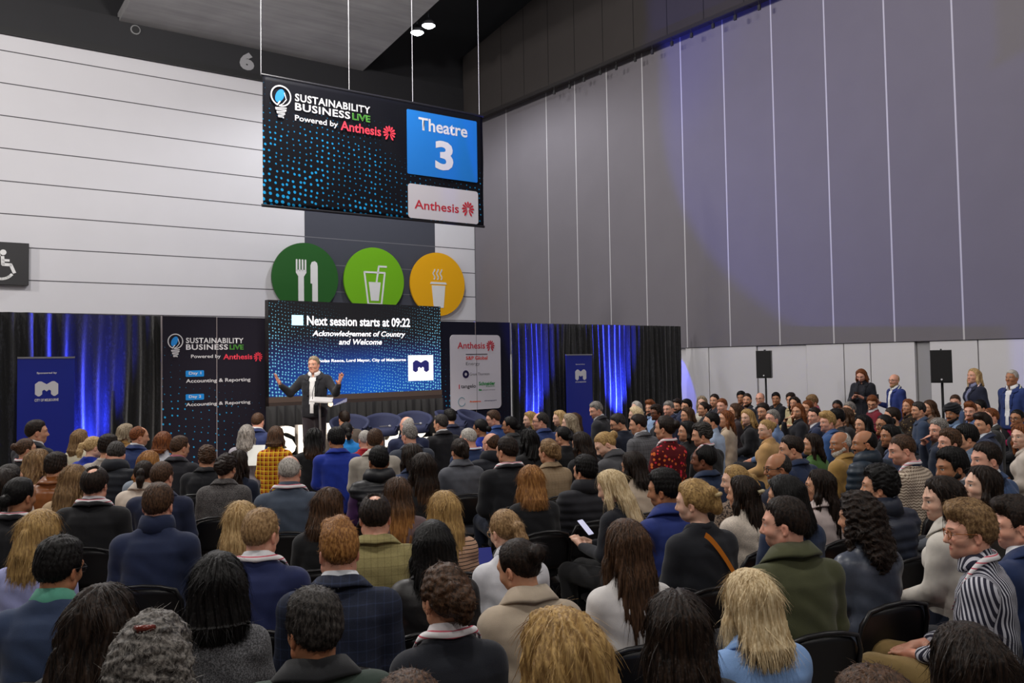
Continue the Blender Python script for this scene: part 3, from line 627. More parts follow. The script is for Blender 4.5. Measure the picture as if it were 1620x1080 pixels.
# ------------------------------------------------------------------ tub chairs on the stage
tm = plain('tub_navy', srgb(40, 46, 78), .8, noise=.15, scale=30)
def tub(u, vt, off, label, rot=0.0):
    a, zt = ST.loc(u, vt, off); H = zt - .32
    M_ = ST.mat(a, .32, off) @ Matrix.Rotation(rot, 4, 'Z')
    o = empty('tub_chair', M_, label, 'chair', 'navy tub chairs on the stage')
    vs = []; fs = []; n = 40; prof = 7; R_ = .315
    for i in range(n+1):
        q = -2.35 + 4.7*i/n; top = H-.22 + .22*max(0, math.cos(q*.62))**1.1; 
        for j in range(prof):
            s = j/(prof-1); r = R_*(.74 + .28*s); z = H-.33 + (top-H+.33)*s
            vs.append((r*math.sin(q), r*math.cos(q)*.92, z))
        for j in range(prof):
            s = 1 - j/(prof-1); r = R_*(.74 + .28*s) - .045; z = H-.33 + (top + .012-H+.33)*s
            vs.append((r*math.sin(q), r*math.cos(q)*.92, z))
    m2 = prof*2
    for i in range(n):
        for j in range(m2): a_ = i*m2+j; b_ = i*m2+(j+1) % m2; fs.append((a_, b_, b_+m2, a_+m2))
    fs += [tuple(range(m2)), tuple(range(n*m2+m2-1, n*m2-1, -1))]
    MB().add(vs, fs).build('backrest', tm, o, smooth=True)
    mb = MB(); mb.poly([(0, 0)], 0, 0) if False else None
    mb = MB(); n2 = 28; rr = [(.0, H-.35), (.22, H-.35), (.25, H-.33), (.25, H-.26), (.21, H-.225), (.0, H-.215)]
    mb.add([(r*math.cos(2*PI*k/n2), r*math.sin(2*PI*k/n2), z) for r, z in rr for k in range(n2)], [(i*n2+k, i*n2+(k+1) % n2, (i+1)*n2+(k+1) % n2, (i+1)*n2+k) for i in range(5) for k in range(n2)]).build('seat', tm, o, smooth=True)
    st = plain('chrome', srgb(190, 186, 184), .25, metal=.9)
    MB().tube([(0, 0, .02), (0, 0, H-.34)], .028, 12).build('stem', st, o)
    mb = MB(); mb.add([(r*math.cos(2*PI*k/n2), r*math.sin(2*PI*k/n2), z) for r, z in [(.001, .03), (.2, .018), (.22, 0), (.001, 0)] for k in range(n2)], [(i*n2+k, i*n2+(k+1) % n2, (i+1)*n2+(k+1) % n2, (i+1)*n2+k) for i in range(3) for k in range(n2)]).build('base', st, o)
    return M_
T = [(553, 657, 1.55, 'navy tub chair on stage, first from the lectern'), (606, 655, 1.5, 'navy tub chair on stage, second from the lectern'), (655, 651.5, 1.5, 'navy tub chair on stage, third from the lectern'), (714, 649.5, 1.35, 'navy tub chair on stage, fourth from the lectern'), (749, 648, 1.3, 'navy tub chair on stage, last in the row')]
for u, v, off, lb in T:
    H_ = ST.loc(u, v, off)[1] - .32; M_ = tub(u, v, off, lb, rot=math.radians(-30 if u < 700 else 25))
    if u in (606, 655):
        mm = empty('handheld_microphone', M_ @ Matrix.Translation((.02, -.10, H_ - .195)) @ Matrix.Rotation(.5, 4, 'Z'), 'silver handheld microphone lying on the %s tub chair' % ('second' if u == 606 else 'third'), 'microphone', 'microphones on chairs')
        MB().tube([(-.1, 0, 0), (.07, 0, 0)], .012, 8).build('body', plain('chrome', srgb(190, 186, 184), .25, metal=.9), mm); MB().tube([(.07, 0, 0), (.10, 0, 0), (.12, 0, 0)], [.014, .023, .012], 10).build('head', plain('mic_head', srgb(160, 160, 164), .4), mm)
# ================================================================== PEOPLE: bodies grown as one smooth surface from blended volumes
def axis(segs):
    """grid lines with spacing per stretch: [(start, end, step), ...]"""
    out = []
    for a, b, h in segs:
        n = max(1, int(round((b-a)/h))); out += list(np.linspace(a, b, n, endpoint=False))
    out.append(segs[-1][1]); return np.array(out)
class Field:
    def __init__(s, ax, ay, az):
        s.ax, s.ay, s.az = ax, ay, az; s.F = np.full((len(ax), len(ay), len(az)), 9.0, np.float32)
    def sub(s, lo, hi):
        i = [slice(max(0, np.searchsorted(a, l) - 1), np.searchsorted(a, h) + 1) for a, l, h in zip((s.ax, s.ay, s.az), lo, hi)]
        return tuple(i), np.meshgrid(s.ax[i[0]], s.ay[i[1]], s.az[i[2]], indexing='ij', sparse=True)
    def blend(s, i, d, k, op='u'):
        F = s.F[i]; d = d.astype(np.float32)
        if op == 'u':
            h = np.clip(.5 + .5*(F - d)/k, 0, 1); s.F[i] = F + (d - F)*h - k*h*(1-h)
        else:
            h = np.clip(.5 - .5*(F + d)/k, 0, 1); s.F[i] = F + (-d - F)*h + k*h*(1-h)
    def cone(s, a, b, ra, rb, k=.02, sc=(1, 1, 1), op='u'):
        a = np.array(a, float); b = np.array(b, float); m = max(ra, rb)*max(1/np.min(sc), 1) + k*2 + .03
        i, (X, Y, Z) = s.sub(np.minimum(a, b) - m, np.maximum(a, b) + m)
        sc = np.array(sc, float); ab = (b-a)*sc; L = max((ab*ab).sum(), 1e-9)
        px, py, pz = (X-a[0])*sc[0], (Y-a[1])*sc[1], (Z-a[2])*sc[2]
        t = np.clip((px*ab[0] + py*ab[1] + pz*ab[2])/L, 0, 1)
        d = np.sqrt((px-t*ab[0])**2 + (py-t*ab[1])**2 + (pz-t*ab[2])**2) - (ra + (rb-ra)*t)
        s.blend(i, d/np.max(sc), k, op); return s
    def both(s, a, b, ra, rb, k=.02, sc=(1, 1, 1), op='u'):
        s.cone(a, b, ra, rb, k, sc, op); return s.cone((-a[0], a[1], a[2]), (-b[0], b[1], b[2]), ra, rb, k, sc, op)
    def ell(s, c, r, k=.02, op='u'):
        c = np.array(c, float); r = np.array(r, float); m = r + 2*k + .02
        i, (X, Y, Z) = s.sub(c-m, c+m)
        q = np.sqrt(((X-c[0])/r[0])**2 + ((Y-c[1])/r[1])**2 + ((Z-c[2])/r[2])**2)
        q2 = np.sqrt(((X-c[0])/r[0]**2)**2 + ((Y-c[1])/r[1]**2)**2 + ((Z-c[2])/r[2]**2)**2) + 1e-6
        s.blend(i, q*(q-1)/q2, k, op); return s
    def loft(s, rows, k=.02, p=2.4, cut0=True, cut1=True, op='u'):
        """rows: (z, half-width, half-depth, centre y[, centre x])"""
        R = np.array([tuple(r) + (0,)*(5-len(r)) for r in rows], float); z = s.az
        a = np.interp(z, R[:,0], R[:,1]); b = np.interp(z, R[:,0], R[:,2]); c = np.interp(z, R[:,0], R[:,3]); cx = np.interp(z, R[:,0], R[:,4])
        lo = (-(R[:,1].max()+.06), (R[:,3]-R[:,2]).min()-.06, R[0,0]-.06); hi = (R[:,1].max()+.06, (R[:,3]+R[:,2]).max()+.06, R[-1,0]+.06)
        i, (X, Y, Z) = s.sub(lo, hi); zi = i[2]; a, b, c, cx = a[zi], b[zi], c[zi], cx[zi]
        q = (np.abs((X-cx)/a)**p + np.abs((Y-c)/b)**p)**(1/p)
        d = (q-1)*np.minimum(a, b)
        e = np.maximum(R[0,0]-Z, Z-R[-1,0]); r = .03
        dd = np.minimum(np.maximum(d+r, e+r), 0) + np.sqrt(np.maximum(d+r, 0)**2 + np.maximum(e+r, 0)**2) - r
        s.blend(i, dd, k, op); return s
    def grid(s): return np.meshgrid(s.ax, s.ay, s.az, indexing='ij', sparse=True)
    def mesh(s):
        """surface nets -> (verts, quads)"""
        F = s.F; neg = F < 0; nx, ny, nz = F.shape
        c = np.zeros((nx-1, ny-1, nz-1), np.int8)
        for dx in (0, 1):
            for dy in (0, 1):
                for dz in (0, 1): c += neg[dx:nx-1+dx, dy:ny-1+dy, dz:nz-1+dz]
        act = np.argwhere((c > 0) & (c < 8)); ix, iy, iz = act.T
        idx = -np.ones(c.shape, np.int32); idx[ix, iy, iz] = np.arange(len(act))
        P = np.zeros((len(act), 3)); N = np.zeros(len(act))
        A = (s.ax, s.ay, s.az)
        def pos(o): return np.stack([A[0][ix+o[0]], A[1][iy+o[1]], A[2][iz+o[2]]], 1)
        for d in range(3):
            for u in (0, 1):
                for v in (0, 1):
                    o = [0, 0, 0]; o[(d+1) % 3] = u; o[(d+2) % 3] = v; e = list(o); e[d] = 1
                    f0 = F[ix+o[0], iy+o[1], iz+o[2]]; f1 = F[ix+e[0], iy+e[1], iz+e[2]]; m = (f0 < 0) != (f1 < 0)
                    t = np.where(m, f0/np.where(m, f0-f1, 1), 0)[:, None]; P += np.where(m[:, None], pos(o)*(1-t) + pos(e)*t, 0); N += m
        P /= N[:, None]; quads = []
        for d in range(3):
            a = [slice(None)]*3; b = [slice(None)]*3; a[d] = slice(0, -1); b[d] = slice(1, None)
            s0, s1 = neg[tuple(a)], neg[tuple(b)]; E = np.argwhere(s0 != s1)
            u, v = (d+1) % 3, (d+2) % 3
            ok = (E[:, u] > 0) & (E[:, v] > 0) & (E[:, u] < F.shape[u]-1) & (E[:, v] < F.shape[v]-1); E = E[ok]
            flip = s1[tuple(E.T)]
            def at(du, dv): q = E.copy(); q[:, u] -= du; q[:, v] -= dv; return idx[tuple(q.T)]
            Q = np.stack([at(1, 1), at(0, 1), at(0, 0), at(1, 0)], 1); Q[flip] = Q[flip][:, ::-1]; quads.append(Q)
        return P, np.concatenate(quads)
def to_mesh(name, P, Q, rest=None, smooth=True):
    me = bpy.data.meshes.new(name); me.vertices.add(len(P)); me.vertices.foreach_set('co', np.asarray(P, np.float32).ravel())
    me.loops.add(Q.size); me.loops.foreach_set('vertex_index', Q.astype(np.int32).ravel())
    me.polygons.add(len(Q)); me.polygons.foreach_set('loop_start', np.arange(0, Q.size, 4, dtype=np.int32)); me.polygons.foreach_set('loop_total', np.full(len(Q), 4, np.int32))
    me.update(calc_edges=True)
    if smooth: me.shade_smooth()
    if rest is not None:
        at = me.attributes.new('rest', 'FLOAT_VECTOR', 'POINT'); at.data.foreach_set('vector', np.asarray(rest, np.float32).ravel())
    return me
def fbm(X, Y, Z, f, seed=0, n=5):
    r = np.random.RandomState(seed); out = 0
    for i in range(n):
        k = r.normal(size=3)*f*(1 + .5*i); out = out + np.sin(X*k[0] + Y*k[1] + Z*k[2] + r.rand()*6.28)/(1 + .35*i)
    return out/n
HZ = 1.19            # head centre height of the seated figure
# ------------------------------------------------------------------ poses: joints of the right side (x > 0) and the left side (x < 0)
def seated(sex, arms='lap', **kw):
    f = sex == 'f'; sw = .136 if f else .168
    P = dict(sex=sex, sh=(sw, -.035, .944), hip=(.085, .03, .50), knee=(.12 if not f else .085, .46, .52), ankle=(.12 if not f else .085, .43, .10), toe=(.14 if not f else .10, .585, .045))
    if arms == 'lap': a = dict(elbow=(sw+.055, .01, .71), wrist=(.115, .245, .625), palm=(.06, .315, .605), curl=.35, fdir=(-.55, .75, -.25))
    elif arms == 'cross': a = dict(elbow=(sw+.06, .05, .72), wrist=(-.02, .205, .76), palm=(-.095, .165, .77), curl=.2, fdir=(-.8, -.4, .1))
    elif arms == 'phone': a = dict(elbow=(sw+.06, .03, .72), wrist=(.075, .30, .76), palm=(.035, .37, .80), curl=.75, fdir=(-.45, .6, .55))
    elif arms == 'chin': a = dict(elbow=(sw+.02, .20, .76), wrist=(.075, .20, .99), palm=(.055, .165, 1.06), curl=.5, fdir=(-.4, -.5, .6))
    P['R'] = dict(a); P['L'] = dict(a)
    if arms == 'chin': P['L'] = seated(sex, 'lap')['R']
    P.update(kw); return P
ARMS = {'down': dict(elbow=(.225, -.06, 1.13), wrist=(.235, .02, .88), palm=(.235, .045, .80), curl=.3, fdir=(-.2, .3, -.9)),
        'raised': dict(elbow=(.345, .06, 1.21), wrist=(.435, .22, 1.33), palm=(.465, .25, 1.41), curl=.12, fdir=(.15, .1, 1), spread=1.0),
        'phone': dict(elbow=(.215, .0, 1.14), wrist=(.10, .24, 1.20), palm=(.045, .30, 1.24), curl=.7, fdir=(-.5, .6, .4)),
        'hold': dict(elbow=(.215, -.02, 1.13), wrist=(.15, .22, 1.19), palm=(.11, .27, 1.24), curl=.7, fdir=(-.6, .5, .3))}
def standing(sex, R='down', L='down'):
    f = sex == 'f'; sw = .132 if f else .165; z = .445
    return dict(sex=sex, z0=z, sh=(sw, -.035, .948+z), hip=(.085, .0, .50+z), knee=(.095, .015, .50), ankle=(.10, -.02, .10), toe=(.125, .12, .045), R=ARMS[R], L=ARMS[L])
def mirror(p): return (-p[0], p[1], p[2])
def hand(F, w, p, fdir, side, curl, thick=1.0, spread=.0):
    """palm, four separate fingers of different lengths with knuckle bends, and a thumb from the side of the palm"""
    w = np.array(w, float); p = np.array(p, float); fw = p - w; fw /= np.linalg.norm(fw)
    fd = np.array(fdir, float); fd /= np.linalg.norm(fd)
    up = np.array((0, 0, 1.0)); ac = np.cross(fw, up); 
    if np.linalg.norm(ac) < .3: ac = np.array((1.0, 0, 0))*(1 if side > 0 else -1)
    ac /= np.linalg.norm(ac); nrm = np.cross(ac, fw); nrm /= np.linalg.norm(nrm)
    q = p + fw*.035
    F.cone(w, p, .024, .027, .012, (1, 1, 1)); 
    for j in (-1.2, -.4, .4, 1.2): F.cone(p - fw*.02, q + ac*(j*.021), .017*thick, .0125*thick, .008)
    for n_, (j, L) in enumerate(((-1.5, .066), (-.5, .076), (.5, .080), (1.5, .071))):
        a = q + ac*(j*.0195); d0 = fw*(1-curl) + fd*curl + ac*(j*spread*.13); d0 /= np.linalg.norm(d0); m = a + d0*L*.5
        d1 = d0*(1-curl*.7) - nrm*curl*.55; d1 /= np.linalg.norm(d1); e = m + d1*L*.5
        F.cone(a, m, .0098*thick, .0090*thick, .004); F.cone(m, e, .0090*thick, .0075*thick, .004)
    s_ = -1 if side > 0 else 1
    th = w + fw*.03 + ac*(.026*s_); m = th + (fw*.7 + ac*.75*s_ - nrm*.2*curl)*.040; e = m + (fw*(.95) + ac*(.35 - .6*curl)*s_)*.032
    F.cone(th, m, .0135*thick, .0108*thick, .010); F.cone(m, e, .0108*thick, .0085*thick, .004)
def head_sdf(F, sex, z0=0.0):
    f = sex == 'f'; k = .97 if f else 1.0
    H = lambda x, y, z: (x*k, y*k, z0 + HZ + (z-HZ)*k)
    F.ell(H(0, -.004, 1.205), (.0755*k, .096*k, .092*k), .02)                     # skull
    F.ell(H(0, .022, 1.165), (.062*k, .072*k, .085*k), .03)                       # face mass
    F.cone(H(0, .058, 1.086), H(0, .070, 1.081), .024*k if f else .029*k, .022*k, .03)   # chin
    F.both(H(.048, .005, 1.115), H(.014, .06, 1.088), .024*k if f else .029*k, .020*k, .022)  # jaw
    F.both(H(.036, .066, 1.150), H(.046, .045, 1.150), .020*k, .020*k, .02)         # cheeks
    F.both(H(.012, .090, 1.203), H(.046, .072, 1.204), .009*k, .011*k, .018)        # brow
    F.both(H(.031, .099, 1.181), H(.034, .095, 1.181), .0115*k, .011*k, .012, op='s')   # sockets
    F.both(H(.031, .0765, 1.182), H(.032, .076, 1.182), .0135*k, .0135*k, .003)     # eyeballs
    F.cone(H(0, .090, 1.192), H(0, .108, 1.149), .0078*k, .0128*k, .010); F.ell(H(0, .066, 1.111), (.032*k, .022*k, .028*k), .02)            # nose
    F.both(H(.010, .098, 1.143), H(.011, .094, 1.142), .008*k, .008*k, .006)
    F.cone(H(-.017, .0835, 1.118), H(.017, .0835, 1.118), .0082*k, .0082*k, .007); F.cone(H(-.013, .0835, 1.108), H(.013, .0835, 1.108), .0085*k, .0085*k, .006)  # lips
    for s_ in (1, -1):
        F.ell(H(.0795*s_, -.008, 1.163), (.0080*k, .017*k, .028*k), .006); F.ell(H(.084*s_, -.001, 1.163), (.006*k, .008*k, .017*k), .004, op='s')
    n0 = .047 if f else .057
    F.cone((0, -.035, z0 + .985), (0, -.012, z0 + 1.12), n0 + .006, n0, .03)
def joints(P): return np.array([P['sh'], P['knee'], P['ankle'], P['toe']] + [P[k][j] for k in 'RL' for j in ('elbow', 'wrist', 'palm')])
def body_field(P, hres=.0055, res=.0105, box=None):
    z0 = P.get('z0', 0.0); J = joints(P); xm = np.abs(J[:, 0]).max() + .16; b = ((-xm, xm), (min(-.20, J[:, 1].min()-.15), J[:, 1].max() + .17), (-.01, max(z0 + 1.33, J[:, 2].max() + .2)))
    ax = axis([(b[0][0], -.10, res), (-.10, .10, hres), (.10, b[0][1], res)])
    ay = axis([(b[1][0], -.115, res), (-.115, .135, hres), (.135, b[1][1], res)])
    zc = z0 + 1.03
    az = axis([(b[2][0], zc, res), (zc, b[2][1], hres)])
    F = Field(ax, ay, az); f = P['sex'] == 'f'; head_sdf(F, P['sex'], z0); g = .93 if f else 1.0
    zz = lambda z: z + z0
    F.loft([(zz(.47), .165 if f else .155, .115, .0), (zz(.60), .15*g + (.01 if f else 0), .11*g, -.01), (zz(.70), .135*g, .098*g, -.02), (zz(.82), .155*g, .108*g, -.02), (zz(.92), .155*g, .10*g, -.03), (zz(.99), .115*g, .075*g, -.035)], .03)
    if f: F.both((.065, .065, zz(.86)), (.07, .062, zz(.87)), .05, .05, .04)
    for s_, S in ((1, P['R']), (-1, P['L'])):
        fx = (lambda p: p) if s_ == 1 else mirror
        sh = fx(P['sh']); el = fx(S['elbow']); wr = fx(S['wrist']); pa = fx(S['palm'])
        F.cone((.03*s_, -.035, zz(1.025)), (sh[0]*.75, sh[1], sh[2]+.015), .045*g, .045*g, .04); F.cone(sh, sh, .056*g, .056*g, .04); F.cone(sh, el, .050*g, .038*g, .03); F.cone(el, wr, .040*g, .026*g, .012)
        hand(F, wr, pa, fx(S['fdir']), s_, S['curl'], .92 if f else 1.0, S.get('spread', 0))
        hip = fx(P['hip']); kn = fx(P['knee']); an = fx(P['ankle']); to = fx(P['toe'])
        F.cone(hip, kn, .085*g, .056*g, .03); F.cone(kn, an, .054*g, .038*g, .02); F.cone(an, to, .038*g, .030*g, .02)
    return F
def top_field(P, style, res=.0105, box=None, zc0=None):
    """clothing for the torso and arms. style: dict(pad, th, hem, sleeve, neck, ridge, wrinkle, seed)"""
    z0 = P.get('z0', 0.0); J = joints(P)[4:]; xm = max(.32, np.abs(J[:, 0]).max() + .12); b = ((-xm, xm), (-.25, max(.22, J[:, 1].max() + .06)), (z0 + style.get('hem', .44) - .05, max(z0 + 1.13, J[:, 2].max() + .08))); f = P['sex'] == 'f'; g = .93 if f else 1.0
    F = Field(axis([(b[0][0], b[0][1], res)]), axis([(b[1][0], b[1][1], res)]), axis([(zc0 or b[2][0], b[2][1], res)]))
    th = style.get('th', .016); pad = style.get('pad', 0.0); zz = lambda z: z + z0; hem = style.get('hem', .44); sq = style.get('p', 2.7); wst = style.get('waist', 0)
    F.loft([(zz(hem), .165+th, .120+th, -.005), (zz(max(.60, hem+.02)), (.158*g+th+wst), .112*g+th+wst*.6, -.012), (zz(max(.71, hem+.04)), .148*g+th+wst, .108*g+th+wst*.5, -.022), (zz(.83), .168*g+th, .115*g+th, -.025), (zz(.925), .175*g+th+pad*.5, .106*g+th, -.034), (zz(1.0), .120*g+th, .074*g+th, -.037)], .02, sq)
    if f: F.both((.065, .065, zz(.86)), (.07, .062, zz(.87)), .05+th*.7, .05+th*.7, .04)
    slv = style.get('sleeve', 1.0)
    for s_, S in ((1, P['R']), (-1, P['L'])):
        fx = (lambda p: p) if s_ == 1 else mirror
        sh = np.array(fx(P['sh'])); el = np.array(fx(S['elbow'])); wr = np.array(fx(S['wrist']))
        sh2 = sh + np.array((.008*s_ + pad*s_*(.5 if f else .9), 0, pad*.6))
        F.cone((.03*s_, -.038, zz(1.028)), (sh2[0]*.72, sh2[1], sh2[2]+.020), .052*g+th*.5, .046*g+th*.7, .035); F.cone(sh2, sh2, .054*g+th*.8, .054*g+th*.8, .035)
        if slv > 0:
            t1 = min(1, slv*2); e2 = sh2 + (el-sh2)*t1; F.cone(sh2, e2, .056*g+th, .046*g+th*.9, .03)
            if slv > .5: F.cone(el, el + (wr-el)*(slv*2-1)*.97, .046*g+th*.9, .031*g+th*.6, .02)
    X, Y, Z = F.grid(); wv = style.get('wrinkle', .004); sd = style.get('seed', 0)
    F.F += (wv*(fbm(X, Y*.8, Z, 22, sd, 5)*.8 + .5*np.sin(Z*55 + 5*np.sin(X*8+sd) + Y*9))).astype(np.float32)*np.clip((zz(1.0)-Z)/.15, 0, 1).astype(np.float32)
    if style.get('ridge'):
        rr = style['ridge']; F.F += (.0042*np.cos(2*PI*(Z + .02*np.abs(X))/rr)).astype(np.float32)
    if style.get('seam'): F.F += (.004*np.exp(-(X/.008)**2)*(Y < 0)).astype(np.float32)
    nz = zz(style.get('neck', 1.05)); vd = style.get('vee', .05)
    F.cone((0, -.015, nz + .03), (0, .01, nz + .16), (.052 if f else .060), .075, .008, op='s'); F.cone((0, -.005, nz + .01), (0, .11, nz - vd), .030, .030, .02, op='s')
    return F
def trouser_field(P, res=.0125, skirt=False, box=None):
    J = joints(P)[:4]; b = ((-.27, .27), (-.20, J[:, 1].max() + .02), (.05, P.get('z0', 0)+.70)); F = Field(*[axis([(lo, hi, res)]) for lo, hi in b]); z0 = P.get('z0', 0.0)
    F.loft([(z0+.45, .175, .128, .0), (z0+.62, .165, .122, -.01)], .02)
    for s_ in (1, -1):
        fx = (lambda p: p) if s_ == 1 else mirror; kn = fx(P['knee']); an = fx(P['ankle'])
        F.cone(fx(P['hip']), kn, .102, .072, .04); F.cone(kn, (an[0], an[1], an[2]+.01), .070, .056, .02)
    X, Y, Z = F.grid(); F.F += (.004*fbm(X, Y, Z, 26, 3)).astype(np.float32); return F
def shoe_field(P, res=.009, s_=1):
    fx = (lambda p: p) if s_ == 1 else mirror; a = np.array(fx(P['ankle'])); t = np.array(fx(P['toe'])); lo = np.minimum(a, t) - .09; hi = np.maximum(a, t) + .09
    F = Field(*[axis([(lo[i], hi[i], res)]) for i in range(3)]); z = P.get('floor', 0.0)
    F.cone((a[0], a[1]-.03, z+.05), (t[0], t[1]+.01, z+.036), .045, .036, .02, (1, 1, 1.1)); F.cone((a[0], a[1]-.005, z+.05), (a[0], a[1]-.005, z+.12), .046, .048, .02)
    X, Y, Z = F.grid(); F.F = np.maximum(F.F, (z + .004 - Z)).astype(np.float32); return F
# ------------------------------------------------------------------ hair, in head coordinates (origin at the head centre, +Y the face)
def hair_field(style, seed=0, res=.0055):
    st = style; r = np.random.RandomState(seed)
    long_ = st.get('long', 0.0)
    F = Field(axis([(-.17, .17, res)]), axis([(-.22, .15, res)]), axis([(-.14 - long_, .18, res)]))
    X, Y, Z = F.grid(); of = st.get('off', .014); tp = st.get('top', 0.0)
    # shell round the skull
    q = np.sqrt((X/.0755)**2 + ((Y+.004)/.096)**2 + ((Z-.015)/.092)**2); d0 = (q-1)*.085
    n0 = st.get('nape', -.085); sd = st.get('side', -.02); fr = st.get('front', .080 if st.get('cover') else .068)
    ys = np.array([-.2, -.085, -.060, -.035, -.012, .010, .020, .030, .040, .060, .080, .12]); hl = np.array([n0, n0, n0+.006, sd-.028, sd+.004, sd+.008, sd-.012, sd-.004, .030, fr-.010, fr, fr+.01])
    if st.get('cover'): hl = np.interp(ys, [-.2, -.06, -.02, .008, .022, .045, .075, .12], [-.095, -.09, -.085, -.075, -.06, .030, fr, .08])
    cut = np.interp(np.broadcast_to(Y, (1, len(F.ay), 1)).ravel(), ys, hl).reshape(1, -1, 1)
    wob = .004*np.sin(X*90+seed) + .004*np.sin(X*47+2*seed) + .003*np.sin(X*160+Y*120+seed); up = Z - cut - wob
    tp_ = np.clip(up/.045, .12, 1)**.7; d = d0 - of*tp_ - tp*np.clip((Z-.04)/.06, 0, 1)
    d = np.maximum(d, -up*.8)
    F.F = d.astype(np.float32)
    if st.get('bald'):   # bare crown, fringe kept at sides and back
        bx, by, bz, br = st['bald']; F.F = np.maximum(F.F, -(np.sqrt(((X)/bx)**2 + ((Y-by))**2 + ((Z-bz)*.8)**2) - br)).astype(np.float32)
    if st.get('quiff'): F.cone((-.035, .065, .10), (.03, .06, .105), .030, .032, .03); F.cone((.01, .02, .118), (.0, -.03, .115), .028, .026, .03)
    if long_ or st.get('bob'):
        L = long_ or .04; W = st.get('w', .098); D = st.get('d', .055); by = st.get('by', -.045); fl = st.get('flare', 1.0); zb = -.11 - L
        rows = [(zb - .035, W*.40*fl, D*.16, by-.078), (zb + .01, W*.60*fl, D*.45, by-.075), (zb + .06, W*.85*fl, D*.75, by-.068), (-.12, W*1.0, D*.95, by-.045), (-.06, W*.98, D*1.15, by-.02), (.02, W*.90, D*1.2, by-.006), (.075, W*.66, D*.95, by-.012)]
        F.loft(rows, .025, 2.2)
        if st.get('face', 1):   # locks framing the face
            zf = max(zb, -.24)+.02
            F.both((.068, .012, .07), (.090, .008, -.08), .017, .024, .02); F.both((.092, .012, -.08), (.10, .0, zf), .026, .015, .02)
    if st.get('pony'):
        z = st.get('pz', .02); F.cone((0, -.10, z), (0, -.135, z-.02), .022, .030, .015); F.cone((0, -.135, z-.02), (0.004, -.15, z-.09), .030, .034, .02); F.cone((.004, -.15, z-.09), (0, -.14, z-.20), .034, .014, .02)
    if st.get('bun'):
        bz, br = st['bun']; byy = -.105 if bz < .07 else -.06; F.ell((0, byy - br*.35, bz), (br*1.1, br*.85, br), .012)
    if st.get('twist'): F.cone((-.02, -.105, .05), (.01, -.12, -.05), .032, .03, .02); F.cone((.03, -.11, .03), (.0, -.118, -.03), .025, .03, .02)
    if st.get('half'): F.cone((-.07, -.05, .03), (0, -.118, .0), .022, .018, .012); F.cone((.07, -.05, .03), (0, -.118, .0), .022, .018, .012); F.cone((0, -.118, .0), (0, -.125, -.10), .024, .04, .02)
    # strands and curls
    th = np.arctan2(X, -(Y+.01)); amp = st.get('amp', .0025); nl = st.get('locks', 26)
    if st.get('curl'):
        f = st.get('cf', 120); F.F += (amp*2*(fbm(X, Y, Z, f, seed, 6) + .6*np.sin(X*f*.5 + 3*np.sin(Z*60+seed))*np.sin(Z*f*.6 + 2*np.sin(Y*60)))).astype(np.float32)
    elif long_ or st.get('bob'):
        rad = np.clip(np.sqrt(X**2 + (Y+.01)**2)/.07, 0, 1)
        F.F += (rad*amp*(np.sin(th*nl + 2.5*np.sin(Z*14 + seed + th*2)) + .7*np.sin(th*nl*1.9 + 3*np.sin(Z*23 + 2*seed)) + .8*fbm(X, Y, Z*.3, 90, seed))).astype(np.float32)
        if long_: F.F += (np.clip((-.11-long_*.6 - Z)/.1, 0, 1)*.012*(1 + np.sin(th*16 + seed + 3*np.sin(th*5)))).astype(np.float32)
    else:
        F.F += (amp*(fbm(X, Y, Z*.6, 150, seed, 6)*1.3 + .6*np.sin(th*nl + 2*np.sin(Z*40+seed)))).astype(np.float32)
    if st.get('part') is not None: F.F += (.006*np.exp(-((X-st['part'])/.006)**2)*(Z > .06)).astype(np.float32)
    # never into the face
    i, _ = F.sub((-.07, .02, -.15), (.07, .16, .09)); 
    Xs, Ys, Zs = [g for g in np.meshgrid(F.ax[i[0]], F.ay[i[1]], F.az[i[2]], indexing='ij', sparse=True)]
    kz = (.067, .080, .112) if st.get('cover') else (.064, .075, .086)
    dd = np.sqrt((Xs/kz[0])**2 + ((Ys-.10)/kz[1])**2 + ((Zs+.03)/kz[2])**2) - 1
    F.F[i] = np.maximum(F.F[i], (-dd*.06).astype(np.float32))
    return F
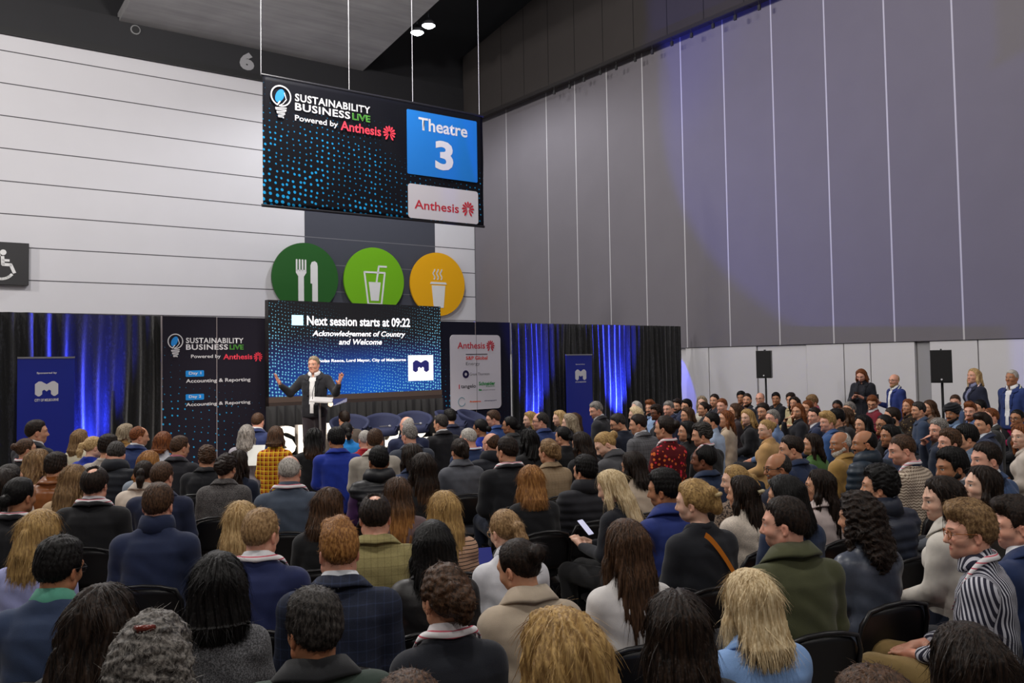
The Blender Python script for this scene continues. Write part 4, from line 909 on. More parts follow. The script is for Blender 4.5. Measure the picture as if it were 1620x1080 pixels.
HS = {
 'short':   dict(off=.010, nape=-.075, side=-.012, top=.006, amp=.003),
 'crop':    dict(off=.007, nape=-.07, side=-.008, amp=.0015),
 'neat':    dict(off=.010, nape=-.072, side=-.012, top=.008, amp=.0022, locks=34),
 'thick':   dict(off=.016, nape=-.08, side=-.03, top=.012, amp=.004),
 'quiff':   dict(off=.011, nape=-.07, side=-.010, top=.010, amp=.0028, quiff=1),
 'floppy':  dict(off=.017, nape=-.085, side=-.03, top=.010, amp=.004, front=.055, quiff=1),
 'curly':   dict(off=.020, nape=-.085, side=-.04, top=.012, curl=1, amp=.0042, cf=130),
 'bald':    dict(off=.008, nape=-.07, side=-.008, amp=.001, bald=(1.25, .035, .105, .098)),
 'balding': dict(off=.011, nape=-.075, side=-.01, amp=.002, bald=(1.0, .055, .11, .062)),
 'spot':    dict(off=.012, nape=-.075, side=-.012, amp=.002, bald=(.8, -.045, .125, .050)),
 'receding':dict(off=.011, nape=-.072, side=-.01, amp=.002, bald=(1.1, .085, .085, .055)),
 'slick':   dict(off=.011, nape=-.088, side=-.02, amp=.002, locks=40),
 'bun':     dict(off=.011, nape=-.088, side=-.02, amp=.0022, bun=(.03, .040)),
 'lowbun':  dict(off=.011, nape=-.088, side=-.02, amp=.0022, bun=(-.03, .040)),
 'topbun':  dict(off=.012, nape=-.088, side=-.02, amp=.0022, bun=(.105, .042)),
 'twist':   dict(off=.015, nape=-.085, side=-.02, amp=.003, twist=1),
 'curlyup': dict(off=.018, nape=-.085, side=-.02, amp=.004, twist=1, curl=1, cf=110, bun=(.0, .052)),
 'pony':    dict(off=.012, nape=-.085, side=-.02, amp=.0022, pony=1),
 'half':    dict(off=.016, cover=1, long=.16, half=1, amp=.003),
 'bob':     dict(off=.020, cover=1, bob=1, w=.098, d=.058, flare=1.25, amp=.003),
 'bigbob':  dict(off=.030, cover=1, long=.07, w=.118, d=.072, flare=1.2, amp=.004),
 'shoulder':dict(off=.020, cover=1, long=.10, w=.10, d=.055, flare=1.15, amp=.0035, part=.012),
 'long':    dict(off=.019, cover=1, long=.21, w=.098, d=.052, flare=1.1, amp=.0032, part=0.0),
 'verylong':dict(off=.019, cover=1, long=.30, w=.098, d=.052, flare=1.05, amp=.0035, part=.008),
 'wavy':    dict(off=.024, cover=1, long=.17, w=.112, d=.060, flare=1.2, amp=.0055, locks=15, part=-.01),
 'curlylong': dict(off=.030, cover=1, long=.15, w=.122, d=.070, flare=1.15, curl=1, amp=.0055, cf=95),
 'straightfull': dict(off=.026, cover=1, long=.12, w=.112, d=.066, flare=1.1, amp=.0022, locks=40),
}
BEARD = 'beard'
def beard_field(res=.006):
    F = Field(axis([(-.10, .10, res)]), axis([(-.04, .13, res)]), axis([(-.17, .02, res)])); F.cone((0, .058, -.112), (0, .062, -.118), .032, .026, .03); F.both((.056, .004, -.06), (.02, .064, -.105), .026, .026, .02); F.cone((-.022, .088, -.058), (.022, .088, -.058), .010, .010, .01)
    X, Y, Z = F.grid(); F.F += (.002*fbm(X, Y, Z, 200, 2)).astype(np.float32); F.F = np.maximum(F.F, -(np.sqrt((X/.02)**2 + ((Y-.098)/.02)**2 + ((Z+.077)/.011)**2)-1)*.012).astype(np.float32); return F
# ------------------------------------------------------------------ deformations shared by body and clothes
PIV = np.array((0, -.02, 1.075)); HIP = np.array((0, -.03, .55))
def smooth(x, a, b): t = np.clip((x-a)/(b-a), 0, 1); return t*t*(3-2*t)
def rotm(axis_, deg): return np.array(Matrix.Rotation(math.radians(deg), 3, axis_))
def bend(P, yaw, pitch, lean, tilt=0.0, z0=0.0, rigid=False):
    """turn the head (yaw: + to the person's left), nod it, lean the trunk forward; z0 lifts the pivots for standing figures"""
    Q = np.array(P, float); pv = PIV + (0, 0, z0)
    w = np.ones(len(Q)) if rigid else smooth(Q[:, 2], z0 + 1.03, z0 + 1.13)
    if not rigid: w = np.where(np.abs(Q[:, 0]) > .14, 0, w)
    if yaw or pitch or tilt:
        R = rotm('Z', yaw) @ rotm('Y', tilt) @ rotm('X', pitch)
        full = (Q-pv) @ R.T + pv
        if rigid: Q = full
        else:
            for k in np.unique(np.round(w, 2)):
                if k == 0: continue
                m = np.round(w, 2) == k; Rk = rotm('Z', yaw*k) @ rotm('Y', tilt*k) @ rotm('X', pitch*k); Q[m] = (Q[m]-pv) @ Rk.T + pv
    if lean:
        hp = HIP + (0, 0, z0); wl = np.ones(len(Q)) if rigid else smooth(np.array(P)[:, 2], z0 + .52, z0 + .80)
        for k in np.unique(np.round(wl, 2)):
            if k == 0: continue
            m = np.round(wl, 2) == k; R = rotm('X', -lean*k); Q[m] = (Q[m]-hp) @ R.T + hp
    return Q
def strands(style, V, Q, seed, n=2600):
    """thin locks lying along the hair surface, following the combing direction of the style"""
    st = style; r = np.random.RandomState(seed+11); tri = V[Q]; nrm = np.cross(tri[:, 2]-tri[:, 0], tri[:, 3]-tri[:, 1]); ar = np.linalg.norm(nrm, axis=1); nrm = nrm/(ar[:, None]+1e-12)
    c = tri.mean(1); ok = (c[:, 1] < .085); pr = ar*ok; pick = r.choice(len(Q), n, p=pr/pr.sum()); uv = r.rand(n, 2, 1)
    t4 = tri[pick]; P = (t4[:, 0]*(1-uv[:, 0]) + t4[:, 1]*uv[:, 0])*(1-uv[:, 1]) + (t4[:, 3]*(1-uv[:, 0]) + t4[:, 2]*uv[:, 0])*uv[:, 1]; N = nrm[pick]
    long_ = st.get('long') or st.get('bob'); curl = st.get('curl')
    if long_: D = np.stack([np.sign(P[:, 0]-(st.get('part') or 0))*.6*(P[:, 2] > .03), -.25*(P[:, 2] > .05), np.full(n, -1.0)], 1); L = r.uniform(.06, .12, n)
    elif st.get('bun') or st.get('pony') or st.get('twist'):
        tgt = np.array((0, -.12, st['bun'][0] if st.get('bun') else (st.get('pz', .02) if st.get('pony') else .0))); D = tgt - P; far_ = np.linalg.norm(D, axis=1) < .055; D[far_] = np.cross(N[far_], r.normal(size=3)) + np.array((0, 0, -.5 if st.get('pony') else 0)); L = r.uniform(.03, .06, n)
    else:
        D = P - np.array((.01, -.055, .11)); D[:, 2] -= .02; L = r.uniform(.016, .032, n)
    if curl: D = r.normal(size=(n, 3)) + np.array((0, 0, -.5)); L = r.uniform(.03, .05, n)
    if long_: L = np.minimum(L, np.maximum(.02, P[:, 2] + .11 + (st.get('long') or .04) + .025))
    D = D + r.normal(size=(n, 3))*np.linalg.norm(D, axis=1)[:, None]*(.10 if long_ else .22)
    D -= N*(D*N).sum(1)[:, None]; D /= np.linalg.norm(D, axis=1)[:, None] + 1e-9; S = np.cross(D, N); w = r.uniform(.0006, .0016, n)*(1.0 if not long_ else 1.15)
    fly = (r.rand(n) < .10)*r.uniform(.004, .014, n); K = 4; vs = np.zeros((n, K, 2, 3)); bendr = r.normal(size=n)*.25; cur = P - N*.002 ; dr = D.copy()
    for k in range(K):
        q = k/(K-1); lift = N*((.0026*math.sin(PI*min(q*1.2, 1)) + fly*q**2)[:, None]); ww = (w*(1 - q*.85))[:, None]*S
        vs[:, k, 0] = cur + lift - ww; vs[:, k, 1] = cur + lift + ww
        rad = .085 if not long_ else .14; dr = dr + S*(bendr/(K-1))[:, None]*(1.6 if curl else .5) - N*(L/(K-1)/rad)[:, None]*(1.6 if curl else .9)*((P[:, 2] > -.05) if long_ else np.ones(n))[:, None]
        dr /= np.linalg.norm(dr, axis=1)[:, None]; cur = cur + dr*(L/(K-1))[:, None]
    base = (np.arange(n)*K*2)[:, None]; qs = np.concatenate([np.stack([base[:, 0]+2*k, base[:, 0]+2*k+1, base[:, 0]+2*k+3, base[:, 0]+2*k+2], 1) for k in range(K-1)])
    return np.concatenate([V, vs.reshape(-1, 3)]), np.concatenate([Q, qs + len(V)])
CACHE = {}
def cached(key, fn):
    if key not in CACHE: CACHE[key] = fn()
    return CACHE[key]
# ------------------------------------------------------------------ materials of people
SKIN = {'p': 'e8bda4', 'k': 'e2ab92', 'm': 'd09c7c', 't': 'b07c5a', 'd': '7a4e38'}
HAIRC = {'bk': ('060505', '171413'), 'db': ('120c0a', '33251c'), 'br': ('2c1e14', '604430'), 'lb': ('5c432c', 'a08058'), 'sb': ('7a5c3c', 'b8966a'), 'bl': ('94754a', 'd8b884'), 'pb': ('b49a70', 'f0dcb4'),
         'au': ('4a2614', '96582e'), 'cp': ('6e4422', 'b8844a'), 'gy': ('4c4844', 'a8a29c'), 'gd': ('2e2a28', '8c867f'), 'wg': ('928c84', 'dcd6ce'), 'sp': ('161312', '4a4541'), 'ab': ('6c5c48', 'b4a48a'), 'gb': ('8a6c44', 'c8a468')}
def skin_mat(code, brow, stubble=0.0):
    key = ('skin', code, brow, stubble)
    if key in MATS: return MATS[key]
    t = NT('skin'); base = srgb(SKIN[code]); at = t.n('ShaderNodeAttribute', attribute_name='rest'); x, y, z = t.sep(at.outputs['Vector']); ax = t.math('ABSOLUTE', x)
    n = t.noise(at.outputs['Vector'], 30, 3); red = (min(1, base[0]*1.0), base[1]*.68, base[2]*.62)
    def ell(cx, cz, rx, rz):
        a = t.math('DIVIDE', t.math('SUBTRACT', ax, cx), rx); b = t.math('DIVIDE', t.math('SUBTRACT', z, cz), rz)
        return t.math('SQRT', t.math('ADD', t.math('MULTIPLY', a, a), t.math('MULTIPLY', b, b)))
    front = t.math('GREATER_THAN', y, .055)
    col = t.mix(t.math('MULTIPLY', t.ramp(n, .35, .7), .35), C4(base), C4(red))
    col = t.mix(t.math('MULTIPLY', t.math('MULTIPLY', t.ramp(ell(.042, 1.150, .026, .022), 1.0, .2), front), .35), col, C4(red))
    ear = t.math('MULTIPLY', t.math('GREATER_THAN', ax, .0745), t.math('LESS_THAN', z, 1.2)); col = t.mix(t.math('MULTIPLY', ear, .4), col, C4(red))
    if stubble:
        m = t.math('MULTIPLY', t.math('MULTIPLY', t.ramp(z, 1.150, 1.118), t.ramp(z, 1.045, 1.07)), t.ramp(y, -.015, .02)); col = t.mix(t.math('MULTIPLY', m, stubble), col, C4(srgb(HAIRC[brow][0])))
    lips = t.math('MULTIPLY', t.ramp(ell(0, 1.113, .025, .011), 1.1, .8), front); col = t.mix(t.math('MULTIPLY', lips, .7), col, C4((base[0]*.72, base[1]*.38, base[2]*.38)))
    line = t.math('MULTIPLY', t.ramp(ell(0, 1.113, .022, .0018), 1.2, .6), front); col = t.mix(line, col, C4((base[0]*.25, base[1]*.1, base[2]*.1)))
    brw = t.math('MULTIPLY', t.ramp(ell(.034, 1.2065, .022, .0055), 1.1, .7), front); col = t.mix(t.math('MULTIPLY', brw, .85), col, C4(srgb(HAIRC[brow][0])))
    eye = t.math('MULTIPLY', t.ramp(ell(.0318, 1.181, .0135, .0058), 1.05, .85), front); col = t.mix(eye, col, C4((.62, .6, .58)))
    iris = t.math('MULTIPLY', t.ramp(ell(.0318, 1.1815, .0062, .0060), 1.1, .85), front); col = t.mix(t.math('MULTIPLY', iris, eye), col, C4((.03, .018, .012)))
    lash = t.math('MULTIPLY', t.ramp(ell(.0322, 1.1872, .0150, .0020), 1.1, .6), front); col = t.mix(lash, col, C4((.02, .012, .01)))
    t.l(col, t.b.inputs['Base Color']); t.b.inputs['Roughness'].default_value = .48; t.b.inputs['Specular IOR Level'].default_value = .4
    t.b.inputs['Subsurface Weight'].default_value = .0
    MATS[key] = t.m; return t.m
def hair_mat(code, tip=None, kind='s'):
    key = ('hair', code, tip, kind)
    if key in MATS: return MATS[key]
    t = NT('hair'); a, b = (srgb(c) for c in HAIRC[code]); v = t.co(); s = t.sep(v)
    if kind == 'c': n = t.noise(t.co((1, 1, .8)), 75, 4, .65)
    elif kind == 'l': n = t.noise(t.co((1, 1, .09)), 120, 3, .6)
    else: n = t.noise(t.co((1, .5, .35)), 150, 3, .6)
    lo = t.noise(v, 14, 2); f = t.math('ADD', t.math('MULTIPLY', t.ramp(n, .34, .66), .9), t.math('MULTIPLY', t.math('SUBTRACT', lo, .5), .7), clamp=True)
    col = t.mix(f, C4(a), C4(b))
    if tip: c2 = t.mix(f, C4(srgb(HAIRC[tip][0])), C4(srgb(HAIRC[tip][1]))); col = t.mix(t.ramp(s[2], -.06, -.26), col, c2)
    t.l(col, t.b.inputs['Base Color']); t.b.inputs['Roughness'].default_value = .5; t.b.inputs['Specular IOR Level'].default_value = .22
    t.bump(n, .55, .006); MATS[key] = t.m; return t.m
def cloth(spec):
    """'hex' or 'pattern:hex[,hex2]'"""
    key = ('cloth', spec)
    if key in MATS: return MATS[key]
    pat, cols = spec.split(':') if ':' in spec else ('plain', spec); cols = [srgb(c) for c in cols.split(',')]; a = cols[0]; b = cols[1] if len(cols) > 1 else tuple(min(1, x*1.8 + .01) for x in a)
    t = NT('cloth_' + pat); v = t.co(); s = t.sep(v); rough = .85
    n = t.noise(v, 9, 3); col = t.mix(t.ramp(n, .25, .8), C4(tuple(x*.82 for x in a)), C4(tuple(min(1, x*1.12) for x in a)))
    fine = t.noise(v, 380, 2)
    def lines(q, per, w): return t.math('LESS_THAN', t.math('FRACT', t.math('DIVIDE', t.math('ADD', q, 10.0), per)), w)
    if pat == 'tweed': col = t.mix(t.ramp(t.noise(v, 170, 4, .8), .42, .62), C4(a), C4(b)); h = t.noise(v, 200, 3)
    elif pat == 'plaid':
        l1 = lines(s[0], .055, .35); l2 = lines(s[2], .055, .35); col = t.mix(t.math('MULTIPLY', t.math('ADD', l1, l2), .5), C4(a), C4(b))
        l3 = t.math('MAXIMUM', lines(t.math('ADD', s[0], .012), .055, .14), lines(t.math('ADD', s[2], .012), .055, .14)); col = t.mix(l3, col, C4(cols[2] if len(cols) > 2 else b)); h = fine
    elif pat == 'check':
        l = t.math('MULTIPLY', t.math('ADD', lines(s[0], .036, .13), lines(s[2], .045, .12)), .5); col = t.mix(l, t.mix(t.ramp(t.noise(v, 160, 2), .35, .65), C4(tuple(x*.85 for x in a)), C4(a)), C4(b)); h = fine
    elif pat == 'stripe': col = t.mix(lines((lambda arm: t.math('ADD', t.math('MULTIPLY', t.math('ABSOLUTE', s[0]), t.math('SUBTRACT', 1.0, arm)), t.math('MULTIPLY', t.math('SUBTRACT', s[1], t.math('MULTIPLY', s[2], .25)), arm)))(t.math('GREATER_THAN', t.math('ABSOLUTE', s[0]), .178)), .021, .45), C4(a), C4(b)); h = fine
    elif pat == 'hstripe': col = t.mix(lines(s[2], .024, .22), C4(a), C4(b)); h = fine
    elif pat == 'zig': col = t.mix(lines(t.math('ADD', s[2], t.math('MULTIPLY', t.math('PINGPONG', s[0], .012), .8)), .022, .38), C4(a), C4(b)); h = t.noise(v, 120, 2)
    elif pat == 'floral':
        vo = t.n('ShaderNodeTexVoronoi', i_Scale=24, i_Randomness=1.0); t.l(v, vo.inputs['Vector']); k = t.n('ShaderNodeTexNoise', i_Scale=13, i_Detail=1); t.l(v, k.inputs['Vector'])
        col = t.mix(t.math('LESS_THAN', vo.outputs['Distance'], t.math('MULTIPLY', k.outputs[0], .62)), C4(a), t.mix(t.ramp(t.sep(vo.outputs['Color'])[0], .35, .6), C4(b), C4(cols[2]))); h = fine
    elif pat == 'leopard': col = t.mix(t.ramp(t.noise(v, 70, 2, .5), .48, .56), C4(a), C4(b)); h = fine
    elif pat == 'rib': w_ = t.math('SINE', t.math('MULTIPLY', s[0], 700)); h = t.math('ADD', t.math('MULTIPLY', w_, .5), .5)
    elif pat == 'knit': h = t.noise(t.co((1, 1, 1)), 190, 3); col = t.mix(t.ramp(h, .35, .7), C4(tuple(x*.75 for x in a)), C4(tuple(min(1, x*1.15) for x in a)))
    elif pat == 'leather': rough = .38; h = t.noise(v, 60, 5, .6)
    elif pat == 'shell': rough = .5; h = t.noise(v, 40, 3)
    elif pat == 'sequin': rough = .4; h = fine
    else: h = fine
    t.l(col, t.b.inputs['Base Color']); t.b.inputs['Roughness'].default_value = rough; t.b.inputs['Specular IOR Level'].default_value = .3 if rough > .6 else .5
    if pat in ('knit', 'tweed', 'plain'): t.b.inputs['Sheen Weight'].default_value = .12
    t.bump(h, .25, .004); MATS[key] = t.m; return t.m
# ------------------------------------------------------------------ collars, lanyards, glasses (figure coordinates)
def ring(rows, a0=-180, a1=180, n=40, cy=-.022, tiltf=.16, ex=1.4, dr=-.012):
    """band round the neck. rows: profile loop of (radius, z at the back, z at the front, front radius factor); angle 0 = back"""
    vs = []; fs = []; m = len(rows); cl = a1 - a0 >= 359
    N = n if cl else n + 1
    for i in range(N):
        q = math.radians(a0 + (a1-a0)*i/n); f = (1 - math.cos(q))/2
        for r, zb, zf, k in rows:
            r = r + .008 + .006*(zb < 1.03); zb = zb + .030; zf = zf + .024
            rr = r*(1 + (k-1)*f**1.5); z = zb + (zf-zb)*f**ex; sd = 1 + .18*abs(math.sin(q))*(r > .075)
            vs.append((rr*math.sin(q)*sd, cy - rr*math.cos(q)*1.0 + (z-1.0)*tiltf, z - (dr*abs(math.sin(q)) if r > .075 else 0)))
    for i in range(n if cl else n):
        i2 = (i+1) % N
        for j in range(m): fs.append((i*m+j, i*m+(j+1) % m, i2*m+(j+1) % m, i2*m+j))
    if not cl: fs += [tuple(range(m)), tuple(range((N-1)*m+m-1, (N-1)*m-1, -1))]
    return np.array(vs), fs
RINGS = {
 'shirt':  dict(rows=[(.060, 1.01, .975, 1.0), (.059, 1.082, 1.035, 1.0), (.064, 1.085, 1.038, 1.05), (.072, 1.035, .985, 1.15), (.066, 1.01, .975, 1.1)], a0=-165, a1=165),
 'jacket': dict(rows=[(.066, 1.015, .93, 1.25), (.066, 1.060, .97, 1.2), (.072, 1.064, .972, 1.25), (.103, 1.032, .915, 1.35), (.101, 1.022, .91, 1.3)], a0=-150, a1=150),
 'roll':   dict(rows=[(.058, 1.0, .97, 1.0), (.057, 1.088, 1.06, 1.0), (.067, 1.094, 1.066, 1.0), (.076, 1.07, 1.03, 1.05), (.078, 1.0, .96, 1.1)], a0=-180, a1=180),
 'crew':   dict(rows=[(.060, 1.01, .955, 1.1), (.060, 1.042, .985, 1.1), (.067, 1.046, .99, 1.12), (.076, 1.02, .955, 1.2)], a0=-180, a1=180),
 'puff':   dict(rows=[(.066, 1.0, .95, 1.0), (.066, 1.088, 1.04, 1.05), (.080, 1.096, 1.05, 1.1), (.100, 1.055, 1.01, 1.15), (.098, .99, .95, 1.2)], a0=-168, a1=168),
 'hood':   dict(rows=[(.070, 1.0, .95, 1.1), (.075, 1.055, .985, 1.1), (.112, 1.055, .975, 1.1), (.138, 1.0, .93, 1.05), (.115, .955, .92, 1.1)], a0=-165, a1=165),
 'lanyard': dict(rows=[(.088, 1.034, .80, 1.62), (.080, 1.058, .815, 1.58), (.083, 1.061, .815, 1.6), (.092, 1.037, .80, 1.65)], a0=-172, a1=172, n=56, ex=2.6, dr=-.006),
 'flip':   dict(rows=[(.064, 1.01, .95, 1.15), (.064, 1.074, 1.0, 1.15), (.071, 1.080, 1.0, 1.2), (.108, 1.034, .93, 1.3), (.105, 1.022, .93, 1.25)], a0=-155, a1=155),
}
def glasses_mesh():
    mb = MB()
    for s_ in (1, -1):
        mb.tube([(s_*(.033 + .024*math.cos(q)*(1 if abs(math.cos(q)) < .8 else .95)), .104 - .006*abs(math.cos(q)), -.010 + .019*math.sin(q)) for q in [2*PI*i/20 for i in range(21)]], .0024, 6)
        mb.tube([(s_*.057, .100, -.004), (s_*.078, .06, -.003), (s_*.084, .0, -.006), (s_*.080, -.02, -.018)], .0022, 6)
    mb.tube([(-.010, .104, -.006), (0, .107, -.004), (.010, .104, -.006)], .0022, 6); return mb
def clip_mesh():
    mb = MB(); mb.tube([(-.035, 0, 0), (-.012, -.022, .004), (.012, -.022, .004), (.035, 0, 0)], .012, 8)
    for k in range(4): mb.tube([(-.024 + k*.016, -.018, 0), (-.024 + k*.016, -.004, -.022)], .004, 6)
    return mb
TOPS = {
 'suit': dict(pad=.014, th=.016, seam=1, p=3.0, hem=.40, waist=.01, wrinkle=.0025), 'knit': dict(pad=.002, th=.018, waist=.012, wrinkle=.004, p=2.5), 'shirt': dict(pad=.0, th=.012, waist=.012, wrinkle=.0045, p=2.5),
 'puffer': dict(pad=.012, th=.030, ridge=.062, waist=.01, wrinkle=.003), 'vest': dict(pad=.004, th=.028, ridge=.055, sleeve=0, wrinkle=.002), 'coat': dict(pad=.012, th=.025, hem=.38, waist=.015, p=2.8, wrinkle=.004, seam=1),
 'tee': dict(pad=.0, th=.012, sleeve=.36, wrinkle=.004, waist=.01), 'bulky': dict(pad=.006, th=.032, waist=.03, p=2.4, wrinkle=.006)}
DEFCOL = {'suit': 'jacket', 'knit': 'crew', 'shirt': 'shirt', 'puffer': 'puff', 'vest': 'puff', 'coat': 'jacket', 'tee': 'crew', 'bulky': 'crew'}
# ------------------------------------------------------------------ folding chairs
CH_M = plain('chair_black', srgb(26, 25, 27), .38); CH_P = plain('chair_panel', srgb(22, 21, 23), .42)
def chair_parts():
    bk = MB(); n = 18; vs = []; fs = []
    for j in range(9):
        q = j/8; z = .53 + .255*q; hw = .205 - .005*q - (.05*max(0, (q-.7)/.3)**2)
        for i in range(n+1):
            x = -hw + 2*hw*i/n; zz_ = z + .020*(1-(x/hw)**2)*q; vs.append((x, -.155 - .035*q + .030*(x/.2)**2, zz_))
    for j in range(8):
        for i in range(n): a = j*(n+1)+i; fs.append((a, a+1, a+n+2, a+n+1))
    N = len(vs); vs2 = [(x, y-.016, z) for x, y, z in vs]; fs2 = [tuple(k+N for k in f[::-1]) for f in fs]
    bd = [j*(n+1) for j in range(9)]; rim = []
    edge = list(range(n+1)) + [j*(n+1)+n for j in range(1, 9)] + [8*(n+1)+i for i in range(n-1, -1, -1)] + [j*(n+1) for j in range(7, 0, -1)]
    for a, b in zip(edge, edge[1:] + edge[:1]): rim.append((b, a, a+N, b+N))
    bk.add(vs + vs2, fs + fs2 + rim)
    se = MB(); se.add([(x, y, z) for z in (.385, .405) for x, y in rrect(-.2, .2, -.13, .26, .06)], [tuple(range(27, -1, -1)), tuple(range(28, 56))] + [(i, (i+1) % 28, 28+(i+1) % 28, 28+i) for i in range(28)])
    fr = MB().tube([(-.205, -.10, .40), (-.208, -.145, .55), (-.205, -.180, .72), (-.175, -.198, .795), (-.09, -.205, .818), (0, -.207, .824), (.09, -.205, .818), (.175, -.198, .795), (.205, -.180, .72), (.208, -.145, .55), (.205, -.10, .40)], .0115, 8)
    L = []
    for s_ in (1, -1):
        L.append(MB().tube([(s_*.205, -.10, .40), (s_*.215, .10, .22), (s_*.215, .28, .012)], .0115, 8)); L.append(MB().tube([(s_*.19, .20, .385), (s_*.195, .0, .20), (s_*.195, -.20, .012)], .0115, 8))
    bar = MB().tube([(-.195, -.13, .08), (.195, -.13, .08)], .009, 8)
    return [('backrest', bk, CH_P, True), ('seat', se, CH_P, False), ('frame', fr, CH_M, True)] + [('leg', l, CH_M, True) for l in L] + [('stretcher', bar, CH_M, True)]
CHP = []
def chair(x, y, rz, label):
    if not CHP:
        for nm, mb, m, sm in chair_parts():
            me = mesh_from(nm, mb.v, mb.f, sm); me.materials.append(m); CHP.append((nm, me))
    o = empty('folding_chair', Matrix.Translation((x, y, 0)) @ Matrix.Rotation(rz, 4, 'Z'), label, 'chair', 'black folding chairs')
    for nm, me in CHP:
        c = bpy.data.objects.new(nm, me); COL.objects.link(c); c.parent = o; c.scale = (1, 1, .92)
    return o
# ------------------------------------------------------------------ one person
def q5(v, s): return int(round(v/s)*s)
def face_to(x, y, tx=-3.2, ty=15.2): return math.degrees(math.atan2(-(tx-x), ty-y))
def attach(name, me, m, parent, mw=None):
    o = bpy.data.objects.new(name, me); COL.objects.link(o); o.parent = parent
    if mw is not None: o.matrix_local = mw
    if len(me.materials) == 0: me.materials.append(None)
    o.material_slots[0].link = 'OBJECT'; o.material_slots[0].material = m
    return o
PEOPLE = []
def person(u, v, sex, hair, hcol, skin, style, cl, opts, label):
    o = dict(kv.split('=') if '=' in kv else (kv, '1') for kv in opts.split()); g = lambda k, d=0.0: float(o.get(k, d))
    h = g('h', 1.285 if sex == 'm' else 1.24); st = 'stand' in o
    arms = o.get('a', 'lap'); hid = hair.rstrip('0123456789'); hs = HS.get(hid); seed = int(g('s', (int(u)*7 + int(v)) % 3))
    yaw, pitch, lean, tilt = q5(g('y', NP.choice([-8, 0, 8])), 8), q5(g('p', NP.choice([-5, 0, 0])), 5), q5(g('l', NP.choice([0, 4])), 4), q5(g('t', 0), 6)
    P = cached(('pose', sex, arms, st), lambda: (standing(sex, *o['a'].split(',')) if st else seated(sex, arms))); z0 = P.get('z0', 0.0)
    bend_ = lambda A, rigid=False: bend(A, yaw, pitch, lean, tilt, z0, rigid)
    add = (hs['off'] + hs.get('top', 0)*1.4 - .004 if hs else .012) + (.05 if hid == 'topbun' else 0)
    hsc = g('hs', 1.0)
    tip = bend_(np.array([(0, -.012, z0 + HZ + (.103 + add)*hsc*(.97 if sex == 'f' else 1))]), True)[0]
    s = h/tip[2]; T = at_h(u, v, h)
    if 'd' in o: T = at_y(u, v, g('d')); h = T.z; s = h/tip[2]
    if 'Y' in o: T = at_y(u, v, g('Y')); s = (T.z - g('floor'))/tip[2]
    th0 = g('abs') if 'abs' in o else face_to(T.x, T.y) + g('b', NP.uniform(-6, 6))
    R = Matrix.Rotation(math.radians(th0), 3, 'Z'); off = R @ Vector((tip[0], tip[1], 0))*s
    root = Matrix.Translation((T.x - off.x, T.y - off.y, g('floor'))) @ R.to_4x4() @ Matrix.Scale(s, 4)
    far = T.y > 9.5
    pk = (sex, arms, st, far)
    rest = cached(('body',) + pk, lambda: (body_field(P, .0075 if far else .0055, .0135 if far else .0105)).mesh())
    me = cached(('bodym', yaw, pitch, lean, tilt) + pk, lambda: to_mesh('person', bend_(rest[0]), rest[1], rest[0] - np.array((0, 0, z0))))
    stub = g('stub', 0); body = attach('person', me, skin_mat(skin, hcol if hcol in HAIRC else 'db', stub), None); body.matrix_world = root
    tag(body, label, 'person', 'seated audience' if not st else None)
    # clothes
    tst = TOPS[style]; res = .0135 if far else .0105
    tr = cached(('top', style) + pk, lambda: top_field(P, tst, res).mesh()); tm = cached(('topm', style, lean, yaw if abs(yaw) > 30 else 0) + pk, lambda: to_mesh('top', bend(tr[0], 0, 0, lean, 0, z0), tr[1]))
    nm = {'suit': 'jacket', 'knit': 'sweater', 'shirt': 'shirt', 'puffer': 'puffer_jacket', 'vest': 'padded_vest', 'coat': 'coat', 'tee': 't_shirt', 'bulky': 'sweater'}[style]
    cm = cloth(cl); attach(o.get('nm', nm), tm, cm, body)
    if style == 'vest':
        sr = cached(('top', 'shirt') + pk, lambda: top_field(P, TOPS['shirt'], res).mesh()); attach('shirt', cached(('topm', 'shirt', lean, 0) + pk, lambda: to_mesh('top', bend(sr[0], 0, 0, lean, 0, z0), sr[1])), cloth(o.get('under', '3a2450')), body)
    lr = cached(('tr',) + pk, lambda: trouser_field(P).mesh()); attach('trousers', cached(('trm', lean) + pk, lambda: to_mesh('trousers', bend(lr[0], 0, 0, lean*.3, 0, z0), lr[1])), cloth(o.get('leg', NP.choice(['1c1d24', '222a3c', '2a2a2e', '1a1a1c']))), body)
    if not far or st:
        for s_ in (1, -1): attach('shoe', cached(('shoe', s_) + pk, lambda: to_mesh('shoe', *shoe_field(P, .009, s_).mesh())), plain('shoe_black', srgb(30, 28, 28), .4), body)
    def band(kind, m, name):
        def mk():
            d = dict(RINGS[kind]); vs, fs = ring(**d); vs = vs + np.array((0, 0, z0)); vs = vs*np.array((1.0 if sex == 'm' else .88, 1.0 if sex == 'm' else .92, 1)); return mesh_from(name, bend(vs, yaw*.0, 0, lean, 0, z0), fs, True)
        return attach(name, cached(('ring', kind, sex, lean, z0), mk), m, body)
    for c in (o['c'] if 'c' in o else DEFCOL[style]).split(','):
        if c == 'none': continue
        k, _, hx = c.partition('/'); band(k, cloth(hx) if hx else cm, 'hood' if k == 'hood' else ('shirt_collar' if hx and k == 'shirt' else 'collar'))
    if 'shirtc' in o: band('shirt', cloth(o['shirtc']), 'shirt_collar')
